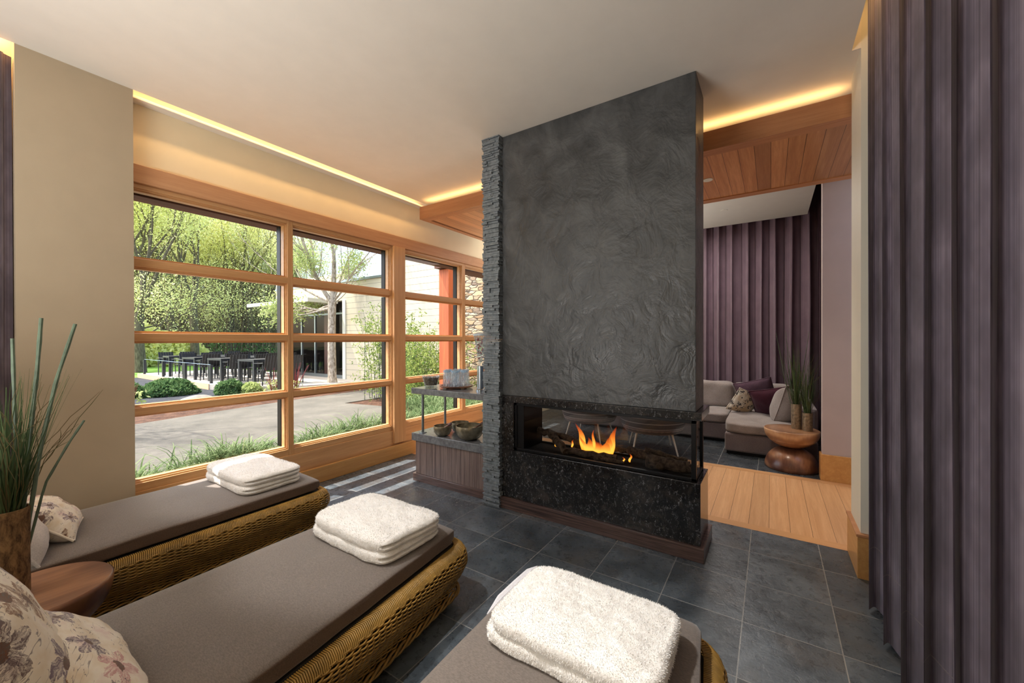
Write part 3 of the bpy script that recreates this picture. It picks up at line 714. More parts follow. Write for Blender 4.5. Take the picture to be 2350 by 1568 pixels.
def lounger(xf, yr0, yr1, yl0, yl1, label):
    """foot end at xf; side lines through x=.4 (0) and the foot (1)"""
    o = V((xf, (yr1 + yl1) / 2, 0)); t = thing('wicker_lounger', label, 'lounger', o, group='wicker loungers')
    def side(x, a, b): return a + (b - a) * (x - .4) / (xf - .4)
    xb = -.42
    # mattress: rounded slab
    def slab(x0, x1, z0, z1, nx=24, ny=12, bulge=.008, lift=None):
        m = MB(o); r = .022
        def sec(u, v):
            # u around section, v along x
            x = x0 + (x1 - x0) * v
            ya, yb = side(x, yr0, yr1), side(x, yl0, yl1)
            k = u * 4; 
            e = 1.0
            d = min(v, 1 - v) * (x1 - x0)
            sh = 0 if d > r else (r - math.sqrt(max(0, r * r - (r - d) ** 2)))
            w = yb - ya; h = z1 - z0; cy = (ya + yb) / 2; cz = (z0 + z1) / 2
            # rounded rectangle param
            a = 2 * PI * u; c_, s_ = math.cos(a), math.sin(a)
            q = 12.0; rad = (abs(c_) ** q + abs(s_) ** q) ** (-1 / q)
            Y = c_ * rad; Z = s_ * rad
            zz = cz + Z * (h / 2 - sh * .6)
            yy = cy + Y * (w / 2 - sh * .6)
            if Z > .5: zz += bulge * (1 - (Y) ** 2) + .004 * noise.noise(V((x * 4, yy * 4, 1)))
            else: yy += .003 * noise.noise(V((x * 9, zz * 9, 2)))
            if lift: zz += lift(x)
            return (x, yy, zz)
        m.grid(sec, 64, nx, True)
        n0 = len(m.v) - 64 * (nx + 1)
        m.f.append([n0 + i for i in range(64)][::-1]); m.uv.append(None); m.f.append([n0 + 64 * nx + i for i in range(64)]); m.uv.append(None)
        return m
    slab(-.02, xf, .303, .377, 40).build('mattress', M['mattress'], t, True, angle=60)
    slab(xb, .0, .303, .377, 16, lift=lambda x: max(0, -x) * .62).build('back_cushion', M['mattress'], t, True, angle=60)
    for x in [xf * .12 + xf * .26 * i for i in range(0)]: pass
    # woven shell
    def outline(d):
        P = [(xf + d, side(xf, yr0, yr1) - d, 0), (xf + d, side(xf, yl0, yl1) + d, 0), (xb, side(xb, yl0, yl1) + d, 0), (xb, side(xb, yr0, yr1) - d, 0)]
        return P
    base = round_quad([V(p) for p in outline(.018)], .075)
    pts = resample(base, .0074); n = len(pts)
    nrm = []
    for i in range(n):
        d = (pts[(i + 1) % n] - pts[i - 1]).normalized(); nrm.append(V((d.y, -d.x, 0)))
    m = MB(o); rows = 28; spn = 4
    z0, z1 = .088, .276
    for k in range(rows):
        z = z0 + (z1 - z0) * k / (rows - 1); d = prof(z)
        ring = [pts[i] + nrm[i] * (d + .0045 * math.sin(PI * i / spn + PI * k)) + V((0, 0, z)) for i in range(n)]
        vs = []; fs = []; s = .0041
        for i in range(n):
            a, b = nrm[i], V((0, 0, 1))
            for q in range(4):
                an = PI / 2 * q + PI / 4
                vs.append(ring[i] + (a * math.cos(an) + b * math.sin(an)) * s)
        for i in range(n):
            j = (i + 1) % n
            for q in range(4): fs.append((i * 4 + q, j * 4 + q, j * 4 + (q + 1) % 4, i * 4 + (q + 1) % 4))
        m.add(vs, fs)
    m.build('woven_shell', M['wicker'], t, True, angle=180)
    # rim comb and braids
    m = MB(o)
    for i in range(0, n, 1):
        p, nn = pts[i], nrm[i]; tg = V((-nn.y, nn.x, 0))
        m.tube([p + nn * (prof(.275) + .005) + V((0, 0, .272)), p + nn * (prof(.29) + .010) + tg * .004 + V((0, 0, .287)), p + nn * (prof(.295) - .004) + tg * .008 + V((0, 0, .301)), p + nn * -.012 + tg * .01 + V((0, 0, .298))], .0031, 4, False)
    m.build('rolled_rim', M['wicker'], t, True, angle=180)
    m = MB(o)
    for ph in (0, 1, 2):
        ring = [pts[i % n] + nrm[i % n] * (prof(.07) + .006 + .006 * math.cos(2 * PI * i / 24 + ph * 2.09)) + V((0, 0, .068 + .014 * math.sin(2 * PI * i / 24 + ph * 2.09))) for i in range(n + 1)]
        m.tube(ring, .0062, 5, False)
    m.build('base_braid', M['wicker'], t, True, angle=180)
    # dark liner added behind the weave for darkness, stops light leaks
    ins = round_quad([V(p) for p in outline(.0)], .06)
    k = len(ins); m = MB(o)
    def lnv(p, z, d):
        c_ = V(((xf + xb) / 2, (yr1 + yl1) / 2, 0)); e = (p - c_); 
        return (c_.x + e.x * (1 + d / 1.0), c_.y + e.y * (1 + d / .36), z)
    zs = [(.085, -.004), (.13, -.001), (.215, .022), (.27, .012), (.298, -.004)]
    vs = []; fs = []
    for z, d in zs: vs += [lnv(p, z, d) for p in ins]
    for a in range(len(zs) - 1):
        for i in range(k): fs.append((a * k + i, a * k + (i + 1) % k, (a + 1) * k + (i + 1) % k, (a + 1) * k + i))
    fs.append([(len(zs) - 1) * k + i for i in range(k)])
    m.add(vs, fs); m.build('dark_liner', M['wicker_dark'], t)
    for x in (xf - .07, xb + .1):
        for s in (0, 1):
            y = side(x, yl0, yl1) - .05 if s else side(x, yr0, yr1) + .05
            l = MB(o).add([(x - .022, y - .022, .0), (x + .022, y - .022, .0), (x + .022, y + .022, .0), (x - .022, y + .022, .0), (x - .034, y - .034, .09), (x + .034, y - .034, .09), (x + .034, y + .034, .09), (x - .034, y + .034, .09)],
                          [(3, 2, 1, 0), (4, 5, 6, 7), (0, 1, 5, 4), (1, 2, 6, 5), (2, 3, 7, 6), (3, 0, 4, 7)])
            l.build('leg', M['wicker_dark'], t, bevel=.004)
    return t
lounger(1.575, 2.635, 2.645, 3.345, 3.395, 'wicker lounger beneath the window against the taupe pier')
lounger(1.545, 1.235, 1.365, 2.0, 2.015, 'wicker lounger in the middle, beside the wooden pedestal table')
lounger(1.49, .07, .20, .83, .86, 'wicker lounger at the bottom edge, nearest the purple curtain')

# ------------------------------------------------------------------ folded towels
def towel(x0, x1, y0, y1, z0, z1, label, seed, pile=.006, rz=0):
    o = V(((x0 + x1) / 2, (y0 + y1) / 2, z0)); rnd = random.Random(seed)
    t = thing('towel', label, 'towel', o, group='folded white towels')
    hx, hy = (x1 - x0) / 2, (y1 - y0) / 2
    fold_h = (z1 - z0) / 2
    parts = (('lower_fold', 0, hx, hy, .008), ('upper_fold', fold_h - .003, hx * .985, hy * .975, -.006))
    rotm = Matrix.Rotation(rz, 3, 'Z')
    for nm, zb, ax, ay, sh in parts:
        m = MB(o); N = 40; Mh = 14
        def pt(nx, ny, nz_):
            # superellipsoid style rounding of a slab
            return nx, ny, nz_
        def slabpt(u, v):
            a = 2 * PI * u
            q = 7.0; c_, s_ = math.cos(a), math.sin(a)
            rad = (abs(c_) ** q + abs(s_) ** q) ** (-1 / q)
            X, Y = c_ * rad, s_ * rad
            # v: 0 bottom centre ..1 top centre
            k = (v * 4)
            if k < 1: e, zz = k, 0.0
            elif k > 3: e, zz = 4 - k, 1.0
            else: e, zz = 1.0, (k - 1) / 2
            e = max(e, .0005)
            ph = (zz - .5) * 2
            bul = math.sqrt(max(0, 1 - abs(ph) ** 2.6))
            edge = fold_h * .42
            ex, ey = ax - edge * (1 - bul) , ay - edge * (1 - bul)
            # crease on all but the folded (-x) edge
            cre = 0
            if e > .98 and not (X < -.9):
                cre = .015 * math.exp(-((zz - .5) / .085) ** 2)
            x = X * (ex - cre) * e; y = Y * (ey - cre) * e
            z = zb + zz * fold_h
            if zz >= 1: z += .010 * (1 - e ** 4) + .0 
            if zz <= 0 and zb > 0: z -= .002
            # slump near the ends
            if zb > 0: z -= .010 * max(0, abs(X * e) - .8) * 5 * .4
            p = V((x + .010 * noise.noise(V((y * 7, seed, zb * 30))), y + .012 * noise.noise(V((x * 7, seed * 3, zb * 20 + 5))) + sh, z))
            dz = .009 * noise.noise(V((p.x * 11, p.y * 11, seed + zb * 50))) + .005 * noise.noise(V((p.x * 30, p.y * 30, seed * 2))) + .0032 * noise.noise(V((p.x * 55, p.y * 55, p.z * 55 + seed)))
            d = V((X * .5 if 0 < zz < 1 else 0, Y * .5 if 0 < zz < 1 else 0, 1 if zz >= 1 else 0))
            p += d * dz
            p = rotm @ p
            return o + p
        m.grid(slabpt, 150, 72, True)
        # terry pile as short tufts
        F = list(m.f); vv = [V(p) for p in m.v]; cz = zb + fold_h * .5
        areas = []; tot = 0
        tv = []; tf = []
        want = int(15000 * (3.6 if seed == 3 else 1))
        for f in F:
            a, b, c, d = (vv[k] for k in f); ar = (b - a).cross(d - a).length
            tot += ar
        for f in F:
            a, b, c, d = (vv[k] for k in f); cr = (b - a).cross(d - a); ar = cr.length
            if ar < 1e-9: continue
            nr = cr.normalized()
            if nr.z < -.3: continue
            ex = want * ar / tot; cnt = int(ex) + (1 if rnd.random() < ex - int(ex) else 0)
            for _ in range(cnt):
                p = a + (b - a) * rnd.random() + (d - a) * rnd.random()
                dr = (nr + V((rnd.uniform(-1, 1), rnd.uniform(-1, 1), rnd.uniform(-1, .6))) * .75).normalized(); L = pile * rnd.uniform(.6, 1.3)
                sd = dr.orthogonal().normalized(); sd = Matrix.Rotation(rnd.uniform(0, 6.3), 3, dr) @ sd; w = pile * .2
                q = len(tv); tv += [p - sd * w - nr * .001, p + sd * w - nr * .001, p + dr * L]; tf.append((q, q + 1, q + 2))
        m.add(tv, tf)
        m.build(nm, M['towel'], t, True, angle=180)
    return t
towel(1.115, 1.49, 2.69, 3.33, .381, .497, 'folded white towel in the sun on the lounger beneath the window', 1)
towel(1.075, 1.455, 1.355, 1.925, .381, .498, 'folded white towel on the middle lounger', 2)
tw = towel(.995, 1.365, .232, .775, .381, .488, 'fluffy folded white towel on the lounger at the bottom edge', 3, .0052)
o3 = V((1.18, .50, .381))
DY = -.012
m = MB(o3)
for zb, r in ((.026, .013), (.081, .013)):
    m.tube([(1.02 + .0, .768, .381 + zb), (1.10, .773, .381 + zb + .004), (1.20, .773, .381 + zb + .004), (1.29, .772, .381 + zb + .002), (1.345, .766, .381 + zb)], [.002, r, r, r, .002], 8)
m.build('satin_binding', M['towel_edge'], tw, True).location = o3 - tw.location

# ------------------------------------------------------------------ cushions
def pillow(name, c, w, h, th, rot, mat, label, group=None, puff=1.0, seed=0, piping=None, cat='cushion'):
    c = V(c); t = thing(name, label, cat, c, group=group); rm = rot.to_3x3()
    m = MB(c)
    def P(u, v, s):
        x, y = 2 * u - 1, 2 * v - 1
        k = max(0, (1 - abs(x) ** 3.2)) * max(0, (1 - abs(y) ** 3.2))
        pin = 1 - .06 * (abs(x) ** 2) * (1 - abs(y) ** 2) * 0
        sx = x * (1 - .07 * (1 - abs(y)) * abs(x) ** 3 * 0) * (1 - .05 * (1 - y * y) * (abs(x) ** 6) * 0)
        X = w / 2 * x * (1 - .055 * (1 - y * y)); Y = h / 2 * y * (1 - .055 * (1 - x * x))
        Z = s * th / 2 * (k ** .55) * puff
        Z += .007 * noise.noise(V((x * 2.5 + seed, y * 2.5, s * 2))) * min(1, k * 3) + .005 * noise.noise(V((x * 9, y * 2.2 + seed, s * 3))) * min(1, k * 3)
        return c + rm @ V((X, Y, Z))
    m.grid(lambda u, v: P(u, v, 1), 26, 26); m.grid(lambda u, v: P(1 - u, v, -1), 26, 26)
    m.build('cover', mat, t, True, angle=80)
    e = [P(i / 26, 0, 0) for i in range(26)] + [P(1, i / 26, 0) for i in range(26)] + [P(1 - i / 26, 1, 0) for i in range(26)] + [P(0, 1 - i / 26, 0) for i in range(27)]
    MB(c).tube(e, .006, 6, False).build('piping', piping or mat, t, True, angle=180)
    return t
def eul(x, y, z): return Matrix.Rotation(R(z), 4, 'Z') @ Matrix.Rotation(R(y), 4, 'Y') @ Matrix.Rotation(R(x), 4, 'X')
# pillow local: x = width, y = height, z = thickness.  standing face toward +x:
def stand(lean, turn=0, roll=0):  # face normal +X leaning back by lean degrees
    b = Matrix(((0, 0, 1, 0), (1, 0, 0, 0), (0, 1, 0, 0), (0, 0, 0, 1)))
    return Matrix.Rotation(R(turn), 4, 'Z') @ Matrix.Rotation(R(-lean), 4, 'Y') @ Matrix.Rotation(R(roll), 4, 'X') @ b
pillow('cushion', (.095, 1.60, .60), .62, .46, .20, stand(24, 0), M['floral'], 'large floral cushion standing at the head of the middle lounger', 'floral cushions', seed=1)
pillow('cushion', (.222, 1.60, .475), .54, .33, .15, stand(50, 0), M['floral2'], 'floral cushion with corded edge lying in front of the larger one', 'floral cushions', seed=2)
pillow('cushion', (.375, 2.98, .475), .34, .25, .13, stand(48, -14), M['floral3'], 'small floral cushion on the lounger against the taupe pier', 'floral cushions', seed=3)
pillow('cushion', (.255, 2.86, .50), .42, .30, .15, stand(30, -8), M['pale_cushion'], 'pale cushion behind the small floral one, beside the bark vase', None, seed=4)

# ------------------------------------------------------------------ pedestal tables, vases and reeds
def hour_table(c, r, h, top, low, label, mat, pale=None):
    t = thing('pedestal_table', label, 'side table', c)
    hh = h * .52
    up = [(0, hh - .0)] + [(r * math.sin(R(a)), h - .016 - (h - hh - .016) * math.cos(R(a)) ** 1.0 * 1.0) for a in range(12, 91, 6)] + [(r, h - .006), (r - .006, h), (0, h)]
    lo = [(0, 0), (low - .01, 0), (low, .012)] + [(low * math.cos(R(a)), .012 + (hh + .01) * math.sin(R(a))) for a in range(6, 91, 6)]
    MB(c).lathe(up, c, 56).build('top_bowl', mat, t, True, angle=45)
    MB(c).lathe(lo, c, 56).build('base_dome', M['walnut'], t, True, angle=45)
    return t
hour_table((.262, 2.31, 0), .2, .41, .2, .19, 'round walnut pedestal table between the first two loungers', M['walnut'])
def vase(c, r, h, mat, label, cat='vase'):
    t = thing('vase', label, 'vase', c)
    MB(c).lathe([(0, 0), (r * .96, 0), (r, .01), (r * .985, h * .5), (r * 1.02, h), (r * .9, h), (r * .88, .03), (0, .03)], c, 28).build('cylinder_body', mat, t, True, angle=50)
    return t
vase((.192, 2.33, .411), .053, .325, M['bark_vase'], 'bark textured bronze vase on the walnut pedestal table')
def blade(m, base, tip, w, bend, n=5):
    base, tip = V(base), V(tip); d = tip - base; sd = V((d.y, -d.x, 0)); sd = sd.normalized() if sd.length > 1e-6 else V((1, 0, 0))
    vs = []; fs = []
    for i in range(n + 1):
        f = i / n; p = base + d * f + V((bend[0], bend[1], 0)) * (f * f - f) + V((0, 0, -abs(bend[2]) * f * f)); ww = w * (1 - f * .85)
        vs += [p - sd * ww, p + sd * ww]
    for i in range(n): fs.append((2 * i, 2 * i + 1, 2 * i + 3, 2 * i + 2))
    m.add(vs, fs)
def reeds(c, z0, n, spread, h, seed, label, wisp=0):
    rnd = random.Random(seed); m = MB(c)
    for i in range(n):
        a = rnd.uniform(0, 6.28); r = rnd.uniform(0, .03); L = h * rnd.uniform(.45, 1)
        s = spread * rnd.uniform(.2, 1) * L
        b = (c[0] + r * math.cos(a), c[1] + r * math.sin(a), z0)
        a += rnd.uniform(-.6, .6)
        blade(m, b, (b[0] + s * math.cos(a), b[1] + s * math.sin(a), z0 + L), rnd.uniform(.0016, .0042), (rnd.uniform(-.05, .05), rnd.uniform(-.05, .05), rnd.uniform(0, .06)))
    t = tag(empty('reed_bunch', c), label, 'reeds', None, 'stuff')
    o = m.build('reed_blades', M['reed'], t); o['kind'] = 'stuff'
    if wisp:
        m = MB(c)
        for i in range(wisp):
            a = rnd.uniform(0, 6.28); L = h * rnd.uniform(.6, .95); p = V((c[0] + .02 * math.cos(a), c[1] + .02 * math.sin(a), z0)); pts = [p]
            d = V((math.cos(a) * .3, math.sin(a) * .3, 1))
            for k in range(8):
                d += V((rnd.uniform(-1, 1), rnd.uniform(-1, 1), rnd.uniform(-.3, .2))) * (.07 + .06 * k); d.normalize(); pts.append(pts[-1] + d * L / 8)
            m.tube(pts, [.0012] * 8 + [.0004], 3, False)
        o = m.build('dry_wisps', M['dry'], t); o['kind'] = 'stuff'
    return t
reeds((.192, 2.33, .70), .70, 210, .34, .58, 5, 'green reed blades with dry wisps in the bark vase', 40)
def cane(pts, r, label):
    o = V(pts[0]); t = thing('cane', label, 'cane', o, group='thick canes in the bark vase')
    P = []; n = 14
    for i in range(n + 1):
        f = i / n * (len(pts) - 1); k = min(int(f), len(pts) - 2); P.append(V(pts[k]).lerp(V(pts[k + 1]), f - k))
    MB(o).tube(P, [r * (1.18 if i % 3 == 0 else 1) for i in range(n + 1)], 8).build('stalk', M['cane'], t, True)
cane([(.20, 2.35, .5), (.212, 2.34, .95), (.205, 2.33, 1.36)], .005, 'thick upright cane at the left of the bark vase')
cane([(.215, 2.33, .5), (.245, 2.33, 1.0), (.262, 2.33, 1.22), (.274, 2.33, 1.438)], .0058, 'tallest thick cane standing in the bark vase')
cane([(.22, 2.32, .5), (.27, 2.32, .95), (.31, 2.32, 1.2), (.362, 2.33, 1.418)], .0058, 'thick cane leaning to the right in the bark vase')
cane([(.225, 2.33, .5), (.28, 2.33, .80), (.34, 2.33, .94), (.385, 2.33, 1.028)], .004, 'short slim cane leaning farthest right in the bark vase')

# ------------------------------------------------------------------ curtains
def curtain(name, path, z0, z1, amp, wl, mat, label, seed=0, cat='curtain', nper=14, nz_=10, hemcut=None):
    rnd = random.Random(seed); P = [V((p[0], p[1], 0)) for p in path]
    L = [0]
    for a, b in zip(P, P[1:]): L.append(L[-1] + (b - a).length)
    T = L[-1]; N = int(T / wl * nper)
    def at(s):
        s = min(max(s, 0), T)
        for k in range(len(P) - 1):
            if s <= L[k + 1] + 1e-9:
                f = (s - L[k]) / (L[k + 1] - L[k]); d = (P[k + 1] - P[k]).normalized(); return P[k].lerp(P[k + 1], f), V((-d.y, d.x, 0)), d
    ph = [0]; 
    for i in range(N): ph.append(ph[-1] + 2 * PI / nper * (1 + .55 * noise.noise(V((i / nper * .9, seed, 0)))))
    m = MB(tuple(P[0]) [:2] + (z0,)); cols = []
    def fn(u, v):
        i = round(u * N); s = T * i / N; p, n, d = at(s); f = ph[i]; z = z0 + (z1 - z0) * v
        a = amp * (1 + .5 * noise.noise(V((i / nper * .7, seed + 4, 0)))) * (.88 + .12 * v)
        off = a * math.sin(f + .16 * noise.noise(V((i / nper, v * 1.3, seed)))) + .28 * a * math.sin(2 * f + 1 + seed)
        q = p + n * off + d * (wl * .19 * math.sin(2 * f) + .012 * noise.noise(V((i * .2, v * 2, seed + 9))))
        return (q.x, q.y, z)
    m.grid(fn, N, nz_)
    m.uv = [[(x * T * 1.5 * .25, y) for x, y in uvs] for uvs in m.uv]
    o = m.build(name, mat, None, True, angle=180); tag(o, label, cat)
    return o
curtain('curtain', [(2.80, -.475), (.55, -.475)], .012, 3.26, .08, .26, M['curtain'], 'long purple striped floor length curtain at the right', 3, nper=22)
curtain('curtain', [(.316, 3.555), (-1.6, 3.60)], .012, 2.94, .03, .2, M['curtain'], 'dark purple curtain behind the far left edge of the pier', 5)
curtain('curtain', [(7.37, 3.5), (7.37, -.56)], .01, 3.78, .05, .2, M['curtain_far'], 'wide mauve curtain covering the lounge back wall', 8)
curtain('curtain', [(7.25, -.6), (5.1, -.6)], .01, 3.78, .035, .17, M['curtain_far'], 'mauve curtain along the right side of the lounge', 9)

# ------------------------------------------------------------------ lounge furniture
def cushion_box(m, x0, x1, y0, y1, z0, z1, puff=.02, n=14, tuft=None, r=.03):
    cx, cy, cz = (x0 + x1) / 2, (y0 + y1) / 2, (z0 + z1) / 2; a, b, c = (x1 - x0) / 2, (y1 - y0) / 2, (z1 - z0) / 2
    def sp(u, v):
        th = 2 * PI * u; f = PI * (v - .5); q = 8.0
        d = V((math.cos(th) * math.cos(f), math.sin(th) * math.cos(f), math.sin(f)))
        rad = (abs(d.x) ** q + abs(d.y) ** q + abs(d.z) ** q) ** (-1 / q); d *= rad
        p = V((d.x * a, d.y * b, d.z * c))
        p.z += puff * (1 - min(1, d.x ** 2)) * (1 - min(1, d.y ** 2)) * (1 if d.z > 0 else -.2)
        p += V((noise.noise(p * 7 + V((cx, cy, 0))), noise.noise(p * 7 + V((0, cx, 5))), noise.noise(p * 6 + V((cy, 3, 0))))) * .008
        if tuft and d.z > .7:
            for tx, ty in tuft:
                dd = ((p.x + cx - tx) ** 2 + (p.y + cy - ty) ** 2) / .006; p.z -= .03 * math.exp(-dd)
        return (p.x + cx, p.y + cy, p.z + cz)
    m.grid(sp, 56, 36, True); return m
ch = thing('sofa_chaise', 'grey tufted chaise section of the lounge sofa, behind the two tone pedestal table', 'sofa', (5.9, .03, 0), group=None)
o = (5.9, .03, 0)
MB(o).box(5.32, 6.95, -.40, .44, 0, .04).build('plinth', M['black_metal'], ch)
MB(o).box(5.30, 6.97, -.42, .46, .035, .25).build('base', M['sofa_base'], ch, bevel=.02)
cushion_box(MB(o), 5.28, 6.6, -.24, .47, .245, .375, .015, tuft=[(5.55, .12), (5.95, .28), (5.95, -.02), (6.3, .12)]).build('seat_cushion', M['sofa'], ch, True, angle=180)
MB(o).box(5.42, 6.97, -.43, -.25, .25, .585).build('arm', M['sofa_base'], ch, bevel=.03)
MB(o).box(6.75, 6.97, -.25, .46, .25, .60).build('back', M['sofa_base'], ch, bevel=.03)
cushion_box(MB(o), 6.50, 6.78, -.25, .46, .38, .725, .0).build('back_cushion', M['sofa'], ch, True, angle=180)
sf = thing('sofa', 'grey tufted sofa section seen just right of the fireplace', 'sofa', (6.4, 1.4, 0))
o = (6.4, 1.4, 0)
MB(o).box(5.90, 6.95, .52, 2.5, 0, .04).build('plinth', M['black_metal'], sf)
MB(o).box(5.87, 6.97, .475, 2.55, .035, .245).build('base', M['sofa_base'], sf, bevel=.02)
for k, y in enumerate((.475, 1.17, 1.86)):
    cushion_box(MB(o), 5.85, 6.6, y, y + .685, .24, .375, .015, tuft=[(6.1, y + .2), (6.1, y + .48), (6.4, y + .34)]).build('seat_cushion', M['sofa'], sf, True, angle=180)
    cushion_box(MB(o), 6.42, 6.70, y - .02, y + .66, .38, .735, .0).build('back_cushion', M['sofa'], sf, True, angle=180)
MB(o).box(6.70, 6.97, .475, 2.55, .24, .60).build('back', M['sofa_base'], sf, bevel=.03)
t = NT('dotted leaf print'); c_ = t.co(rot=(.5, .4, .6)); v_ = t.vor(c_, 15); nn_ = t.noise(c_, 26, 3, .6, 2)
colp = t.mix(t.math('MULTIPLY', t.math('LESS_THAN', v_, .5), t.math('GREATER_THAN', nn_, .52)), t.ramp(t.noise(c_, 7), [(.4, lin((222, 214, 196))), (.65, lin((206, 178, 140)))]), lin((48, 46, 52)))
t.pbr(colp, .85); M['leafprint'] = t.m
pillow('throw_pillow', (6.10, .30, .515), .34, .34, .12, stand(24, 30, 20), M['leafprint'], 'cream throw pillow with small dark leaf print on the lounge chaise', seed=6)
pillow('throw_pillow', (6.06, -.05, .55), .52, .42, .17, stand(26, 6, -14), M['burgundy'], 'burgundy throw pillow in the middle of the lounge chaise', seed=7)
pillow('throw_pillow', (6.40, .17, .60), .46, .40, .13, stand(16, 0, -16), M['plum'], 'plum throw pillow behind the burgundy one', seed=8)
pillow('throw_pillow', (5.80, -.17, .55), .40, .44, .30, stand(14, 62, 8), M['sofa'], 'rounded grey pillow against the arm of the lounge chaise', seed=9)
def two_tone(): pass
hour_table((5.08, -.18, -.001), .245, .41, .2, .24, 'two tone hourglass pedestal table in the lounge', M['walnut_pale'])
vase((5.12, -.225, .4095), .047, .26, M['gold_vase'], 'taller hammered bronze vase on the lounge pedestal table')
vase((5.06, -.315, .4095), .045, .185, M['gold_vase'], 'shorter hammered bronze vase on the lounge pedestal table')
reeds((5.12, -.225, .64), .65, 90, .34, .72, 15, 'green reeds in the taller lounge vase', 14)
reeds((5.06, -.315, .57), .58, 90, .30, .62, 16, 'green reeds in the shorter lounge vase', 6)
for a, b, nm in (((5.12, -.21, .5), (5.1, -.045, 1.42), 'thin cane leaning left in the lounge vase'), ((5.12, -.24, .5), (5.1, -.33, 1.43), 'thin cane leaning right in the lounge vase'), ((5.12, -.22, .5), (5.1, -.13, 1.44), 'thin upright cane in the lounge vase')):
    t = thing('cane', nm, 'cane', a); MB(a).tube([a, V(a).lerp(V(b), .5) + V((0, .01, 0)), b], [.004, .0035, .002], 6).build('stalk', M['cane'], t, True)
def tub_chair(c, rz, label):
    t = thing('tub_chair', label, 'chair', c, rz, 'woven tub chairs in the lounge')
    m = MB()
    def sh(u, v):
        a = R(-150) + R(300) * u; r = .34 + .10 * v ** .7
        zt = .74 - .12 * (1 - math.cos(a)) * .5 * 0 - .16 * abs(u - .5) * 2 * v
        return (r * math.cos(a) * 1.0, r * math.sin(a), .26 + (zt - .26) * v)
    m.grid(sh, 40, 10); m.grid(lambda u, v: tuple(V(sh(1 - u, v)) * .94 + V((0, 0, .02))), 40, 10)
    m.build('woven_shell', M_shell, t, True, angle=180)
    MB().lathe([(0, .25), (.33, .25), (.36, .30), (.34, .40), (0, .42)], (0, 0, 0), 32).build('seat_cushion', M['sofa_base'], t, True)
    for q in range(4):
        a = PI / 4 + q * PI / 2
        MB().tube([(.27 * math.cos(a), .27 * math.sin(a), .27), (.36 * math.cos(a), .36 * math.sin(a), 0)], [.012, .009], 8).build('leg', M['paint_white'], t, True)
    return t
tq = NT('grey woven cord'); z_ = tq.sep(tq.co())[2]; fr_ = tq.math('FRACT', tq.math('MULTIPLY', z_, 16.0))
tq.pbr(tq.mix(tq.math('LESS_THAN', fr_, .14), lin((74, 76, 80)), lin((150, 150, 152))), .8); M_shell = tq.m
tub_chair((5.15, 2.1, 0), R(180), 'grey woven tub chair seen through the left of the firebox')
tub_chair((5.0, 1.22, 0), R(200), 'grey woven tub chair seen through the right of the firebox')
def downlight(x, y, z, label):
    t = thing('downlight', label, 'light', (x, y, z), group='recessed downlights'); c = (x, y, z)
    MB(c).lathe([(.03, -.003), (.042, -.003), (.042, .001), (.03, .001)], c, 24).build('trim_ring', M['paint_white'], t, True)
    MB(c).lathe([(0, .0005), (.03, .0005)], c, 20).build('lens', M_lens, t)
M_lens = m_emit('lit lens', (1, .93, .82, 1), 6)
downlight(3.915, .473, 2.777, 'small recessed light in the fir soffit')
downlight(6.4, .56, 3.199, 'small recessed light in the white lounge ceiling')

# ------------------------------------------------------------------ outdoors: ground
M['concrete'] = m_ground('washed aggregate path', [(.35, (78, 75, 69)), (.5, (100, 96, 88)), (.68, (124, 118, 108))], 1.2, 90, .4)
M['mulch'] = m_ground('bark mulch', [(.35, (44, 30, 24)), (.5, (88, 62, 48)), (.65, (132, 98, 76))], 6, 46, 1.0)
M['dark_soil'] = m_ground('dark planting soil', [(.35, (40, 42, 48)), (.55, (66, 68, 74)), (.7, (92, 90, 88))], 4, 60, .8)
M['lawn'] = m_ground('mown lawn', [(.35, (92, 128, 54)), (.55, (126, 164, 72)), (.7, (150, 184, 92))], 1.5, 40, .5)
M['patio'] = m_plain('pale patio slab', (214, 204, 188), .8, var=.08, vs=2)
M['forest_floor'] = m_ground('forest floor', [(.35, (70, 74, 40)), (.6, (110, 116, 60))], 2, 20, .6)
struct(MB().box(-40, 60, 3.78, 90, -.6, -.22).build('terrain', M['forest_floor']), 'woodland ground')
struct(MB().prism([(-6, 3.78), (9, 3.78), (9, 13), (-6, 13)], -.22, -.115).build('ground_mulch', M['mulch']), 'bark mulch planting beds beside the path')
struct(MB().prism([(-6, 3.79), (6, 3.79), (6, 4.3), (-6, 4.3)], -.2, .06).build('ground_bed', M['mulch']), 'raised planting bed against the glass')
struct(MB().prism([(-6, 4.3), (5.2, 4.5), (5.75, 6.9), (5.5, 8.25), (7.9, 8.3), (7.9, 9.9), (5.5, 9.8), (3.4, 9.5), (2.2, 9.25), (-6, 8.8)], -.2, -.1).build('path', M['concrete']), 'washed aggregate garden path')
struct(MB().prism([(-6, 10.2), (4.6, 10.6), (5.6, 12.1), (4.85, 14.0), (4.95, 21), (-6, 21)], -.22, -.108).build('ground_soil', M['dark_soil']), 'dark planting soil in front of the patio')
struct(MB().prism([(-30, 21), (30, 21), (30, 34), (-30, 34)], -.22, -.1).build('lawn', M['lawn']), 'sunlit lawn beyond the patio')
pt = struct(empty('patio'), 'pale raised patio with tables')
MB().prism([(4.95, 21), (4.88, 14.0), (5.5, 12.1), (6.3, 11.25), (7.0, 11.0), (8.2, 11.0), (8.2, 21)], -.2, .05).build('slab', M['patio'], pt)
MB().prism([(4.93, 21.02), (4.86, 14.0), (4.89, 14.0), (4.96, 21.02)], -.16, .062).build('timber_edge', m_wood('pale timber edge', (232, 190, 150), (214, 166, 124), 'Y', .6), pt)

